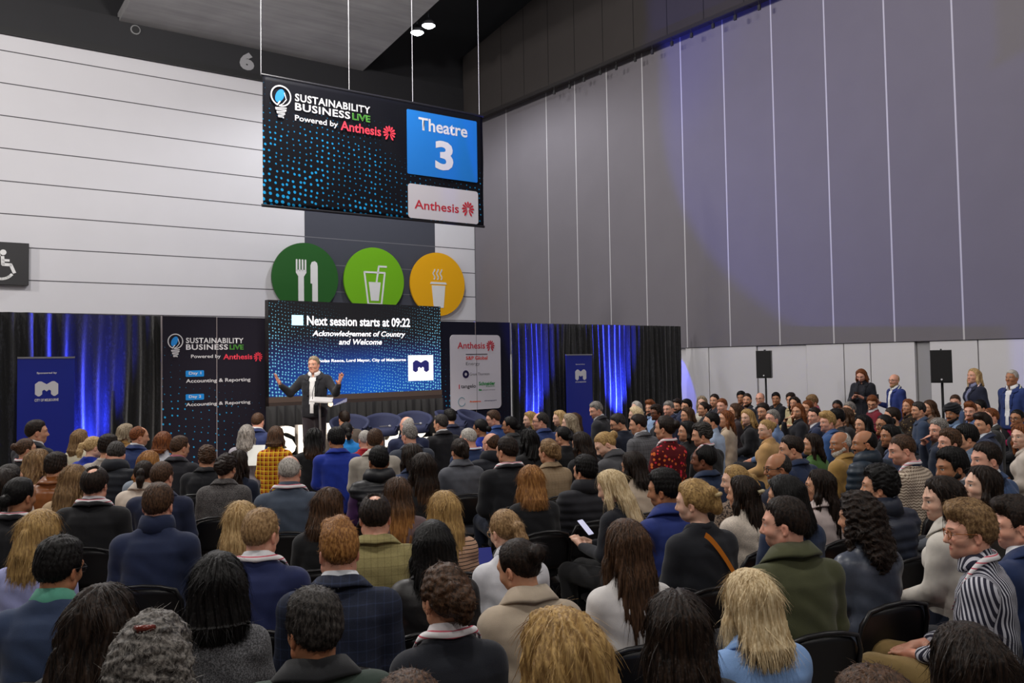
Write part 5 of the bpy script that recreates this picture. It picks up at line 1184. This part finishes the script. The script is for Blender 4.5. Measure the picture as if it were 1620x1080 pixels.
    if 'front' in o:
        def strip(name, x0, x1, zl, zh, lift, m):
            V, Q = tr; c = V[Q].mean(1); nr = np.cross(V[Q][:, 2]-V[Q][:, 0], V[Q][:, 3]-V[Q][:, 1]); zz_ = (c[:, 2]-z0); wd = np.clip((zz_-.55)/.45, 0, 1)
            a = np.abs(c[:, 0]); k = (nr[:, 1] > 0) & (a >= x0[0] + (x0[1]-x0[0])*wd) & (a < x1[0] + (x1[1]-x1[0])*wd) & (zz_ > zl) & (zz_ < zh); q = Q[k]; u_, inv = np.unique(q, return_inverse=True); vn = np.zeros((len(V), 3))
            for j in range(4): np.add.at(vn, Q[:, j], nr)
            vn /= np.linalg.norm(vn, axis=1)[:, None] + 1e-9; W_ = V[u_] + vn[u_]*lift; q2 = inv.reshape(-1, 4); nV = len(W_)
            ed = np.sort(np.concatenate([q2[:, [j, (j+1) % 4]] for j in range(4)]), 1); uq, ct = np.unique(ed, axis=0, return_counts=True); bd = set(map(tuple, uq[ct == 1]))
            side = [(b_, a_, a_+nV, b_+nV) for f_ in q2 for a_, b_ in zip(f_, np.roll(f_, -1)) if tuple(sorted((a_, b_))) in bd]
            allq = np.concatenate([q2, q2[:, ::-1] + nV, np.array(side).reshape(-1, 4)]); allv = np.concatenate([W_, W_ - vn[u_]*(lift + .004)])
            attach(name, to_mesh(name, bend(allv, 0, 0, lean, 0, z0), allq), m, body)
        strip('shirt', (0, 0), (.030, .062), .46, 1.06, .004, cloth(o.get('shirtc', 'e8e8ea'))); strip('lapel', (.030, .050), (.050, .098), .72, 1.045, .012, cm)
    if 'lan' in o:
        lm = cloth('hstripe:%s' % (o['lan'] if len(o['lan']) > 1 else 'e6e2e4') + ',d06070'); band('lanyard', lm, 'lanyard')
    # hair and what sits on the head
    Hm = Matrix(bend_(np.array([(0, 0, z0+HZ), (1, 0, z0+HZ), (0, 1, z0+HZ), (0, 0, z0+HZ+1)]), True).tolist())
    Hd = Vector(Hm[0]); M4 = Matrix([[Hm[1][i]-Hm[0][i], Hm[2][i]-Hm[0][i], Hm[3][i]-Hm[0][i], Hd[i]] for i in range(3)] + [[0, 0, 0, 1]])
    k = (.97 if sex == 'f' else 1.0)*hsc; M4k = M4 @ Matrix.Diagonal((k, k, k, 1))
    if hs and hid != 'none':
        hk = ('hair', hid, seed, far)
        near = T.y < 7.5; hk = hk + (near,)
        def mkh():
            V, Q = hair_field(hs, seed, .0075 if far else .0048).mesh()
            if near: V, Q = strands(hs, V, Q, seed, 3600 if hs.get('long') else 2600)
            return to_mesh('hair', V, Q)
        hm = cached(hk, mkh)
        kind = 'c' if hs.get('curl') else ('l' if (hs.get('long') or hs.get('bob')) else 's')
        attach('hair', hm, hair_mat(hcol, o.get('tip'), kind), body, M4k)
    if 'beard' in o: attach('beard', cached(('beard', far), lambda: to_mesh('beard', *beard_field().mesh())), hair_mat(o['beard'] if o['beard'] != '1' else hcol, None, 'c'), body, M4)
    if 'gl' in o: attach('glasses', cached(('gl',), lambda: (lambda b: mesh_from('glasses', b.v, b.f, True))(glasses_mesh())), plain('glasses_' + o['gl'], srgb(o['gl'] if len(o['gl']) > 1 else '181616'), .3), body, M4)
    if 'clip' in o: attach('hair_clip', cached(('clip',), lambda: (lambda b: mesh_from('hair_clip', b.v, b.f, True))(clip_mesh())), plain('clip_' + o['clip'], srgb(o['clip']), .25), body, M4 @ Matrix.Translation((.0, -.128 if g('cz', .02) < .08 else -.085, g('cz', .02))) @ Matrix.Scale(g('cs', 1), 4))
    if 'turban' in o:
        def tb():
            F = Field(axis([(-.15, .15, .006)]), axis([(-.17, .15, .006)]), axis([(-.06, .2, .006)])); F.ell((0, -.01, .065), (.108, .128, .085), .02); F.cone((-.09, .02, .02), (.09, -.06, .03), .03, .03, .03); X, Y, Z = F.grid(); F.F += (.004*np.sin((Z + .25*Y)*190)).astype(np.float32)
            F.F = np.maximum(F.F, (np.sqrt((X/.07)**2 + ((Y-.11)/.07)**2 + ((Z+.02)/.07)**2)-1)*-.05).astype(np.float32); return to_mesh('turban', *F.mesh())
        attach('turban', cached(('turban',), tb), cloth(o['turban']), body, M4)
    PEOPLE.append((body, o, root, M4, s, T, th0, label))
    return body
# ================================================================== THE AUDIENCE (u, v of the top of the head in the photograph give each one's place on the floor)
TABLE = '''
55.7 664 m neat db m suit 20212a y=-32 h=1.40 shirtc=e8e8ea|man with short dark hair in a black suit before the blue roll-up banner
39 694 f bun br m knit 1c1c20 y=-24 lan hs=1.0|woman with a brown bun and lanyard over black, by the blue roll-up banner
125.7 679 f shoulder lb p suit d8cfb4 y=8|woman with wavy light brown hair in a cream jacket beside the blue roll-up banner
148 690.5 f pony bl p knit 2038a8 y=-24|woman with a blonde ponytail in a bright royal blue top
171 686 m thick db m knit b4aaa0 y=-8|dark-haired person in a pale grey sweater in front of the blue-lit drape
199.6 670 f bob ab p coat b08850 y=-16|woman with an ash grey bob and a tan coat in the front row
220 674.5 m balding au m suit 2c3c6a y=-40 shirtc=e4e6ea|man with thinning reddish hair in a blue suit, head turned, before the drape
185 699 m short sp k puffer 20242c y=32 p=-20 l=8|grey-haired man bent down in a dark puffer jacket
61 710.7 f wavy lb m knit 1e2440 y=0|woman with long light brown hair in navy, behind the woman with the bun
89 714.6 m thick db m coat leather:8a5024 y=-8 c=flip|dark-haired person in a tan brown leather jacket
258 682.7 f bob au m shirt e2e4ec y=0|woman with an auburn bob in a white shirt before the dotted flat
285 689 m neat br m suit 2a2a30 y=-24 shirtc=b06a78|man with brown hair in a charcoal suit before the dotted flat
236 713 f shoulder cp m knit 8a96a4 y=-8|woman with copper blonde hair behind the dark ponytail
328 703.5 m curly br m coat 1a1b20 y=24|man with curly brown hair in a black overcoat
390 672 f straightfull gy p suit 9a96a0 y=0|woman with straight grey hair in a pale grey jacket in the front row
408 653 m balding br k suit 2c3864 y=0 h=1.30 shirtc=e8e8ea|balding man in a navy suit with white collar next to the glowing letter S
358 718 f curlyup db m coat tweed:2c2a2c,75706e y=-16|woman with dark hair pinned up and a grey speckled coat
376 713 f wavy db m knit 1c2438 y=-16|woman with wavy dark brown hair in navy beside the woman with pinned-up hair
118 735 f verylong lb m knit c0a480 y=0|woman with very long straight light brown hair beside the tan leather jacket
149 739 m spot db k suit 1c1c1f y=0 shirtc=d8d0d4 lan hs=1.06|man with a round bald spot in a black suit with a lanyard
228 729 f pony db m coat d8cabc y=16 c=flip|woman with a dark ponytail in a cream coat
255 731 m receding br k suit 232a44 y=-8 h=1.30|man with thinning brown hair and a navy suit, behind the navy pullover
250 764 m short br k knit 242e4c y=0 p=0 c=roll hs=1.02 h=1.30|man with short brown hair in a navy roll-neck pullover
30 756 f lowbun bk t suit 1a1a1e y=-16 lan|woman with black hair in a low bun and a black jacket
13 735 f pony sp m knit d0ccca y=-16|person with greying dark hair tied back in a white top
2 742 f shoulder db m knit 8a8686 y=0|dark-haired person in pale grey cut off at the edge of the photo
63 807 f half gb p shirt a0a4d4 y=-8 lan c=none h=1.25|woman with half-tied blonde hair in a lilac shirt with a lanyard
96 847 m thick bk t knit 33415e y=-16 c=shirt/5aa08a gl=1 h=1.27|man with greying black hair, glasses and a teal collar over a navy sweater
161 927 f wavy db m coat 34363a y=-8 hs=1.12 c=flip|woman with wavy dark hair in a grey jacket beside the grey-haired woman with a clip
241 972 f curlylong gd p knit 1c1c1e y=0 clip=6a2418 cz=.108 cs=.7 hs=1.02|woman with long wavy grey hair and a small brown clip
345 876.5 f bigbob bk m knit tweed:3c3c3e,86868a y=8 hs=1.10 s=1|woman with a full black bob in a grey marled sweater
381 793 f long bl p knit 2a2c34 y=0|woman with long straight blonde hair beside the short strawberry blond man
411 805 m short sb k knit 242d58 y=-24 c=shirt/e8e8ec lan h=1.29|man with short strawberry blond hair in a navy sweater with a white lanyard
458 720.6 m bald wg k knit 4a5464 y=0 lan c=shirt|bald man with a grey fringe in a slate blue shirt
436 674 f bob br p shirt plaid:d88a1c,8c2418,f0d23c y=0|woman with a brown bob in an orange and yellow plaid shirt
497 677 f wavy bk t knit 18181a y=0 tip=br|woman with long black hair in front of the speaker
532 675 m thick bk t suit 2038a0 y=24 hs=1.04 l=4|man with thick black hair in a bright royal blue suit
548 668 f pony bk m knit 1c7cc8 y=8 hs=.95|woman with a black ponytail in a sky blue top
545 649 m short db m suit 5a5048 y=8|man with short dark brown hair in a brown jacket below the screen
577.6 681 m crop wg k knit a81c28 y=8 h=1.20|man with a shaved grey head and a red collar
593 678 m neat br m suit b4aca0 y=-8 shirtc=e8e6e6 h=1.28|man with short brown hair in a light grey suit
643.7 659 m bald wg k suit 262e4c y=24|bald pink-headed man in navy in front of the third tub chair
647.6 670.5 m neat gy k suit 3c424e y=24|man with tidy grey hair in a dark grey suit
698 655 m neat sp m suit 1c1c20 y=24 shirtc=e8e8ea|man with dark grey hair in a black suit and white collar
711 646 m thick bk m suit 20263e y=8|man with black hair in navy before the fourth tub chair
740 677.6 m crop wg k knit 26365c y=32 p=-10 lan=dce6f4|man with a shaved head in navy with a pale blue lanyard
760 663 f lowbun bk t knit 2038a8 y=32 gl=1|woman with black hair in a low bun and glasses, royal blue collar
778.5 648.5 m neat br k suit 34508c y=48 p=-10 gl=1|man with brown hair and glasses in a blue jacket below the sponsor board
808 659 f lowbun bk t coat 3c3e40 y=40 gl=1|woman with curly black hair tied back and glasses, dark grey jacket
778.5 685 m bald br k puffer 20222a y=16 c=puff,shirt/e6e6e8|bald man in a black puffer jacket with a white collar
803 690 m short db m coat 1a1b20 y=24 lan|man with dark hair in a black jacket beside the bald man in the puffer
599.6 705.6 m short bk t vest shell:1c1d22 y=8 under=4a2858 h=1.27|man with short black hair in a black padded vest over purple sleeves
651.5 701.7 f shoulder db m suit 333f5c y=16|woman with dark brown hair in a slate blue jacket beside the black padded vest
669.6 717 f long db m knit 1a1a1c y=8 tip=br|woman with long dark brown hair in black behind the slate blue jacket
728 694 f twist db m coat 5c5e66 y=8 c=flip h=1.26|woman with dark hair pinned up in a grey wool coat
519 771.7 f shoulder br m knit 1a1b1e y=-24|woman with a brown shoulder-length bob in a black top
629 755 f verylong br m knit 6e5a5c y=8 tip=cp|woman with very long brown hair in a mauve top
593 782 m spot db k suit check:9a8f60,7a6f48 y=0 hs=1.04 h=1.30|man with thinning dark hair in a mustard checked blazer
537 823.5 m quiff cp k suit check:242a3c,303a54 y=16 shirtc=e8ecf2 h=1.28|man with swept copper hair in a dark navy checked blazer
703 777.6 f verylong gb p shirt hstripe:c09a80,2a2424 y=8 hs=1.05 c=none|woman with very long golden hair in a tan and black striped top
685 825 f straightfull bk m coat shell:1c1a1b y=8 shirtc=d8d8e0 hs=1.04|woman with straight black hair in a black jacket and white lanyard
498.5 929.6 m thick sp t coat 3a4840 y=24 c=flip/1e1f22 h=1.29|older man with dark greying hair in a green coat with a dark collar
706 894.6 f curlyup br m knit 1a1d26 y=16 shirtc=e6e0e2 lan h=1.25|woman with curly brown hair pinned up over a black sweater
797 806.7 f pony sb p shirt dcdce2 y=24 gl=a08458 p=-10|woman with a tied-back light brown ponytail and glasses in a white shirt
815 854 f bun db m coat b8a894 y=32 p=-15 c=flip h=1.27|woman with dark hair in a bun and a beige wool coat, looking down
646 1067 m receding br m coat 2c2a2c y=0|top of a brown-haired head at the bottom edge, behind the curly pinned-up hair
885 966 f wavy gb p knit 5c4a40 y=16 hs=1.18 c=none|woman with full wavy golden brown hair at the bottom edge of the photo
839 736 f shoulder cp p knit 18191d y=-16 tip=cp hs=1.05|woman with copper blonde shoulder-length hair in a black sweater
868.7 694.6 f twist lb m suit check:a08a6e,8a7458 y=16 hs=1.02|woman with light brown hair pinned up in a tan checked blazer
836 679 f wavy bk m knit 1a1a1c y=8|woman with long wavy black hair behind the man in the blue suit and glasses
837.6 650.6 f shoulder gb p suit 1c1d22 y=56|woman with straight golden hair seen in profile before the lit drape
855.7 652 m balding sp k suit 2a3c70 y=48 gl=1|grey-haired man with glasses in a blue suit before the lit drape
884 649 f wavy bl p knit 1e1e22 y=48 hs=.95|woman with curly blonde hair beside the narrow blue banner
901 654 f straightfull ab p knit 3a3a40 y=24|woman with long ash blonde hair below the narrow blue banner
909 653 f long br m shirt d8d8dc y=24|woman with long brown hair in a white top below the narrow blue banner
891 675 f lowbun bk m knit 18181b y=24|person with short black hair beside the long ash blonde hair
918 683 f long db m knit 1a1a1d y=8|woman with long dark brown hair in black, before the man in glasses and navy
949 685.6 f bun gb p coat 4c4c50 y=56 p=-25 l=12 c=flip,shirt/e4e4ea|woman with pinned-up golden hair leaning forward in a dark grey wool coat
927 719 m thick bk m puffer 25252b y=24 h=1.29 nm=jacket|person with thick black hair in a dark hooded jacket
940 635 m neat gy k suit 2c2d32 y=48 p=-15 shirtc=e8e8ec h=1.33|tall grey-haired man in a dark suit before the narrow blue banner
973.7 654 m neat sp m knit 1e2434 y=48 p=-20 gl=1|man with black hair and glasses looking down in dark navy
1007 634.5 f bob wg p knit 2a2e40 y=32|person with bright white hair before the lit drape
1004 643 f straightfull pb p knit 30303a y=24|woman with pale blonde hair in front of the white-haired person
1008.7 655 m short db m suit check:6c6c70,2c2c30 y=40 shirtc=e4e4ea|man with dark hair in a grey checked blazer
1029 633 m quiff au m shirt 9ab4d8 y=56 beard=db|man with reddish dark hair in a light blue shirt before the lit drape
1037 639 f curly db d knit 2a2a30 y=48 gl=1 lan=e090b0|person with dark dreadlocks and glasses and a pink lanyard
1054 658 f bun db m shirt floral:5c1018,e83048,f07838 y=24 h=1.36 lan=f0e8ea c=none hs=1.02|woman in a red floral blouse with dark hair pinned up
1057 634 m neat gy k suit 2c3450 y=56|grey-haired man beside the bearded man with a pale blue collar
1071 630 m thick db m suit 28304a y=56 beard=db shirtc=a8c0e4|bearded dark-haired man in navy with a pale blue collar
1086.5 630.6 m thick bk m suit 22242c y=40|person with black hair before the edge of the drape
1087 644 f long br m knit 24242a y=48|woman with long brown hair behind the red floral blouse
1088 666 f bob bk m knit 1a1a1d y=56|woman with a black bob beside the red floral blouse
1108.5 667 m curly sp m tee 1d1d20 y=40 lan p=-5|person with grey curly hair in a black t-shirt with a lanyard
1110 626 f wavy ab p knit c8c0b0 y=56|woman with blonde hair in cream near the blue-lit white panel
1130.6 623 m short db m suit 2a2c34 y=48|man with short dark hair under the white wall panels
1114 636 f bun db m suit 22242a y=32|woman with dark hair pinned up before the white panels
1142 630 m neat au k suit 26304c y=56 shirtc=eceef2|man with auburn hair in a navy suit and white collar
1126.7 652 m short bk m shirt a8bcd8 y=32 b=6|man with black hair in a light blue shirt
1149 649 f long au m knit c0ac94 y=40 tip=br|woman with long reddish brown hair in a beige jacket
1163 638 f bob br m knit 3a3034 y=24|person with a brown bob near the loudspeaker by the drape
1181 647 f shoulder gb p knit 1e1e22 y=56 tip=cp|woman with golden auburn hair in black
1172 618 m curly bk t suit 1e2028 y=48|man with curly black hair against the white panels
1182 622 m short db m suit 22242e y=56 beard=db|dark-haired man next to the curly-haired man by the white panels
1202 621 m bald db k suit 2a2c36 y=48 gl=1|bald man with a shiny forehead below the loudspeaker by the drape
1207 637 m neat db m suit 1f2126 y=56|man with neat dark brown hair below the loudspeaker by the drape
1223 647.5 m neat gy k shirt 6c84ac y=56 nm=denim_jacket|grey-haired man in a denim blue jacket
1212 664 f bun gb p knit caa06a y=56 hs=.98|woman with golden hair in a bun and a camel sweater
1115 704 m balding bk d suit 22304c y=40 h=1.28 hs=1.05|balding dark-skinned man in a navy jacket
999.6 714 f shoulder db m knit d0bda8 y=24 gl=1|woman with a dark brown bob and glasses in a cream top
1050 740 m thick bk t shirt 28387c y=32 c=flip|man with thick black hair in a royal navy jacket
961 744 f verylong pb p knit 1a1c24 y=16 a=phone l=8 p=-10 b=26 hs=1.04 h=1.25|woman with very long blonde hair holding a phone
1098 759 f twist gb p knit 1b1d24 y=40 h=1.25 clip=c0a878 cz=.03 hs=1.04|woman with blonde hair clipped up in black with an orange bag strap
1163 736 f pony gb p knit leopard:8a7868,3a3230 y=56|woman with dark blonde hair in a leopard print top
1176 753 f verylong db m bulky knit:dccfc0 y=24 clip=cfc09a cz=.02 hs=1.04 c=crew|woman with long dark hair held by a pale claw clip, fluffy cream sweater
992 823 f verylong br m shirt e0dcda y=8 tip=br h=1.25 hs=1.04 c=none|woman with very long brown hair in a white blouse
1071 935 f long db m knit 1b1b1e y=-16 hs=1.06|woman with straight dark brown hair in black behind the white blouse
1186 902 f shoulder pb p suit 86aade y=0 c=jacket,shirt/e8e2d4 h=1.25 hs=1.03|woman with sleek pale blonde hair in a light blue blazer
1227 620 m thick bk t coat 1c1d22 y=48|man with thick black hair in a black coat against the white panels
1250.6 620.5 m curly db m knit c8b88c y=48|dark-haired person in pale yellow against the white panels
1256 627 f wavy db m knit d6c69c y=48 a=cross|woman with dark hair in a pale yellow top, arms folded
1262 638 f long au m knit 25252c y=56 a=chin|woman with long auburn hair resting her chin on her hand
1282 624 m thick lb m shirt b85c70 y=16 p=-20|man with light brown hair bent forward in a pink shirt
1278 633 m short au m knit 3c2c2c y=40|person with reddish brown hair in front of the pink shirt
1324 633 f bun bk d knit 2a2c30 y=56|woman with dark hair tied back against the white panels
1344 635 m neat gy m shirt 7a8898 y=40|grey-haired person below the standing woman with the phone
1288 644 m short db k suit 26304c y=56 shirtc=e8eaee|dark-haired man in a navy suit with a white shirt, seen in profile
1309 651 m floppy gb k suit 38588c y=48|young man with wavy sandy hair in a blue jacket
1323 645.6 m thick bk m knit 202228 y=24|person with black hair beside the wavy sandy hair
1337 645 f wavy br m knit 2e2a2c y=24 clip=c8a880 cz=.02|woman with wavy brown hair and a pale clip
1366 656 f bob bk m knit 1c1c20 y=48|woman with a black bob seen in profile below the maroon sweater
1379 625 m thick au m knit 7a1c2c y=56 p=-20 c=shirt/e4e4e8 gl=1 h=1.30|man with brown hair and glasses bent down in a maroon sweater
1412.6 644 m short db m knit 20302c y=16|man with short dark hair in a dark green sweater
1400 656 f bun bk t knit 1d1d20 y=56 gl=1|woman with dark hair and glasses before the dark green sweater
1437 631 f verylong au m knit floral:2a2018,8a7448,50402c y=32|woman with very long auburn hair in a dark patterned top
1453 635 m neat sp m suit 38465e y=24|man with dark hair in a slate blue suit behind the auburn hair
1470 632.6 f verylong br m knit 6a5648 y=24|woman with very long brown hair below the loudspeaker with the standing blonde
1511 624 m neat br k suit 4a5a7c y=48|man with brown hair by the pole of the loudspeaker stand
1506 640 m none bk t shirt 7c94b4 y=48 turban=15161c beard=bk|man in a black turban and a light blue shirt
1534.5 636 m quiff au k suit 50648c y=56 beard=au|man with reddish hair and beard in a blue-grey suit
1550 632 m short bk m suit 2c2e36 y=24|dark-haired person below the standing blonde woman
1598 634 f twist gb p suit d01c64 y=56 gl=1 p=5|woman with blonde hair and glasses in hot pink
1568 645.6 m crop au k suit 30302f y=32 shirtc=e4e4e8|man with a shaved pink head in a dark suit
1610 648 f lowbun bk t knit 26262a y=56 gl=1|woman with black hair and glasses at the edge of the photo
1555 654 m quiff db m suit 242e4a y=48 shirtc=dce4f0|young man with thick dark hair in a navy jacket, looking up
1485 661 m neat gy k suit 2c3446 y=56 a=chin|grey-haired man with a hand before his chest
1503 677 m thick br k suit 30343c y=56|man with brown hair in profile before the grey-haired man
1527 670 m thick bk m suit 5c6c80 y=24|man with black hair in a blue-grey suit
1615 671 f shoulder au p knit d4c8bc y=56|woman with brown hair in a pale jacket at the edge of the photo
1407 671.5 f long bk t knit 46506c y=48|woman with long black hair before the shaved head
1424 688 m crop br k knit zig:c8b8a4,6c5a4c y=40 p=-10 h=1.28 c=crew/2a3a58 lan|man with a shaved head in a cream and brown patterned sweater
1368.5 681 m bald bk t puffer shell:22303e y=48 beard=bk h=1.30 nm=puffer_jacket|bald bearded man in a navy puffer jacket
1329.6 683 m bald wg t coat a88448 y=56 beard=wg h=1.28|bald man with a white beard in a tan jacket
1285.6 685.7 f shoulder db m knit 4a7038 y=48|woman with a dark bob in a green sweater
1250.6 688 m spot db m suit 22304e y=40|man with thinning dark hair in navy beside the green sweater
1231 717 m bald sp t suit 2c3040 y=56 gl=1 beard=gy h=1.29|balding man with glasses and a grey beard in dark blue
1241.5 752 f straightfull bk m knit 22304c y=32|woman with straight black hair in navy behind the balding man with glasses
1298.5 743 f verylong db m shirt d8c8c4 y=40 c=flip|woman with long dark brown hair in a blush pink jacket
1394 733.7 m curly bk m puffer shell:262c3c y=32 c=puff,shirt/e4e4ea h=1.28|person with curly black hair in a dark quilted puffer
1503 706.5 m thick bk t suit 4c5058 y=56 beard=bk a=chin h=1.29 shirtc=e0d8da|bearded man with thick black hair in a grey jacket, hand raised
1560 699 m short db k suit 385078 y=56 shirtc=e8eaf0 stub=.4 h=1.29|dark-haired man in a blue jacket with a white collar, in profile
1558 737.6 f verylong db p knit 3a342f y=56 p=5 h=1.27|woman with long dark brown hair in profile, looking up
1488 754 f verylong db p shirt d8d2c8 y=48 c=flip h=1.25|woman with long dark hair in a cream jacket behind the striped shirt
1358 778 f curlylong db m tee leather:4c5260 y=24 hs=1.05 h=1.25 c=none|woman with long curly dark hair in a slate leather top
1244 785.6 m short db k shirt 4c4e34 y=48 h=1.30 c=flip stub=.25|man with short dark hair in an olive green overshirt
1534 793 m floppy lb k shirt stripe:2a2a3a,c8c8d2 y=24 b=30 fix gl=9a5a20 h=1.30 c=shirt lan leg=8c7448 hs=1.0|man with floppy brown hair in a black and white striped shirt
1604 788 m quiff db k suit 24345c y=48 shirtc=e6e8ee h=1.30|man with dark hair in a navy blazer behind the striped shirt
1534 990.6 f long db m knit 2a2628 y=0 hs=1.1|woman with straight dark brown hair at the bottom edge by the tan trousers
1381 1055 m thick br m coat 3a3430 y=0|top of a brown-haired head at the bottom edge, nearest the light blue blazer
'''
SPEC = []
for ln in TABLE.strip().splitlines():
    left, label = ln.split('|'); p = left.split(); SPEC.append([float(p[0]), float(p[1])] + p[2:8] + [' '.join(p[8:]), label])
# seat everyone: head heights give the first distance, then neighbours along the rows make room for one another
def seats():
    n = len(SPEC); R_ = np.array([list(ray(s[0], s[1])) for s in SPEC]); dirs = R_/R_[:, 1:2]
    def hh(s):
        for k in s[8].split():
            if k.startswith('h='): return float(k[2:])
        return 1.285 if s[2] == 'm' else 1.24
    H = np.array([hh(s) for s in SPEC]); Y = (H - CAM_H)/dirs[:, 2]; Y0 = Y.copy(); rg = np.where(Y0 < 6, .045, .10); lo = (np.minimum(H + rg, 1.40) - CAM_H)/dirs[:, 2]; hi = (H - rg - CAM_H)/dirs[:, 2]
    # stay in front of the stage and the drapes
    for it in range(400):
        X = dirs[:, 0]*Y; th = np.arctan2(-(-3.2-X), 15.2-Y); fx, fy = -np.sin(th), np.cos(th); mv = np.zeros(n)
        dx = X[None] - X[:, None]; dy = Y[None] - Y[:, None]
        f = dx*fx[:, None] + dy*fy[:, None]; l = dx*fy[:, None] - dy*fx[:, None]
        D = np.sqrt((f/.80)**2 + (l/.54)**2) + np.eye(n)*9
        I, J = np.nonzero(D < 1.0)
        for i, j in zip(I, J):
            if i < j:
                sgn = 1 if Y[j] > Y[i] else -1; a = (1-D[i, j])*.16; mv[j] += sgn*a; mv[i] -= sgn*a
        mv[[i for i in range(n) if ' fix ' in SPEC[i][8]]] = 0
        Y = np.clip(Y + np.clip(mv, -.3, .3) + (Y0-Y)*.01, lo, hi)
        # stage front: keep the front row clear of the platform and the drape line
        for i in range(n):
            X_ = dirs[i, 0]*Y[i]; q = Vector((X_, Y[i], 0)) - ST.p; gap = q.dot(ST.n); a_ = q.dot(ST.d)
            need = 3.45 if .5 < a_ < 7.0 else 1.2
            if gap < need: Y[i] -= (need-gap)*.5
    return Y
YS = seats()
for s_, yy in zip(SPEC, YS): s_[8] += ' d=%.3f' % yy; person(*s_)
AUD = list(PEOPLE)
# the speaker and the people standing along the wall
person(497, 563.2, 'm', 'neat', 'ab', 'k', 'suit', '26262b', 'stand front a=raised,raised Y=12.95 floor=.32 abs=176 y=-8 p=0 l=0 c=jacket shirtc=f2f2f4 leg=3a3338', 'man speaking on stage in a dark suit with both hands raised')
person(1361, 584, 'f', 'shoulder', 'au', 'k', 'suit', '1e2028', 'stand front a=phone,phone Y=15.6 abs=140 y=0 p=-25 lan=eeeeee leg=1c1d24 shirtc=24242c hs=.96', 'woman with auburn hair standing by the wall looking at a phone')
person(1415, 591.8, 'm', 'bald', 'gb', 'k', 'suit', '283878', 'stand front a=hold,down Y=15.0 abs=95 y=24 p=0 gl=1 beard=sb lan=d8ecd8 shirtc=f0f0f0', 'bald bearded man standing by the wall in a bright blue jacket')
person(1542, 582.8, 'f', 'shoulder', 'bl', 'k', 'suit', '22263a', 'stand front a=down,down Y=13.4 abs=92 y=16 p=5 lan=f0e4e4 shirtc=7c80a0 hs=.98', 'blonde woman standing by the wall in a dark navy blazer')
person(1602, 585, 'm', 'neat', 'wg', 't', 'suit', '2a3c74', 'stand front a=down,down Y=13.0 abs=110 y=8 p=5 lan=d8f0d0 shirtc=f0f0f2', 'grey-haired man standing by the wall in a blue suit')
# folding chairs under the nearer rows
for body, o, root, M4, s, T, th0, label in AUD:
    if T.y < 8.6: chair(root.translation.x, root.translation.y, math.radians(th0), 'black folding chair of the ' + ' '.join(label.replace('top of a', 'person with a').split()[:10]).rstrip(',').removesuffix(' a').removesuffix(' and').removesuffix(' in').removesuffix(' the').removesuffix(' with'))
# ------------------------------------------------------------------ things held and worn across
def who(t): return next(p for p in PEOPLE if t in p[7])
def local(p, v): return p[2] @ Vector(v)
ph_m = plain('phone_black', srgb(24, 24, 28), .3)
def phone(p, c, rot, label, scr):
    o = empty('phone', p[2] @ Matrix.Translation(c) @ rot, label, 'phone')
    MB().poly(rrect(-.036, .036, -.075, .075, .010), .004, -.004).build('body', ph_m, o); MB().poly(rrect(-.033, .033, -.071, .071, .007), -.0045, -.0055).build('screen', scr, o); return o
scr_w = plain('phone_screen', srgb(206, 208, 235), .3, emit=.55)
phone(who('holding a phone'), (0, .355, .845), Matrix.Rotation(math.radians(-48), 4, 'X'), 'phone with a bright screen held by the long-haired blonde woman', scr_w)
phone(who('looking at a phone'), (0, .30, 1.275), Matrix.Rotation(math.radians(-50), 4, 'X'), 'dark phone held by the woman standing by the wall', plain('phone_dark', srgb(30, 32, 40), .3))
p = who('bald bearded man standing'); phone(p, (.115, .275, 1.30), Matrix.Rotation(math.radians(20), 4, 'Z'), 'turquoise phone held by the bald man in the bright blue jacket', plain('phone_teal', srgb(40, 140, 150), .4))
# orange bag strap over the clipped-up blonde's back
p = who('orange bag strap')
pts = []
for i in range(15):
    q = i/14; x = -.05 + .22*q; z = 1.03 - .30*q**1.25; pts.append((x, -.150 - .012*math.sin(q*PI), z))
mb = MB(); vs = []; fs = []
for i, (x, y, z) in enumerate(pts): vs += [(x-.006, y, z-.013), (x+.006, y, z+.013), (x+.006, y+.004, z+.013), (x-.006, y+.004, z-.013)]
for i in range(14):
    for j in range(4): fs.append((i*4+j, i*4+(j+1) % 4, i*4+4+(j+1) % 4, i*4+4+j))
o = mb.add(vs, fs).build('bag_strap', plain('strap_orange', srgb(206, 120, 30), .5), p[0])
# sheets and a programme
def sheet(u, v, Y, w_, h_, m, label, name='paper_sheet', rz=0):
    c = at_y(u, v, Y); o = MB().box(-w_/2, w_/2, -.003, .003, -h_/2, h_/2).build(name, m, None, Matrix.Translation(c) @ Matrix.Rotation(rz, 4, 'Z') @ Matrix.Rotation(math.radians(-35), 4, 'X'))
    return tag(o, label, 'paper')
sheet(404, 720, who('orange and yellow plaid')[5].y + .25, .20, .28, plain('paper_white', srgb(222, 226, 224), .6), 'white sheet held in the lap of the woman in plaid')
sheet(762, 893, who('tan and black striped')[5].y + .05, .15, .21, plain('programme_blue', srgb(24, 40, 150), .35), 'blue programme held beside the tan and black striped top', 'programme', .3)
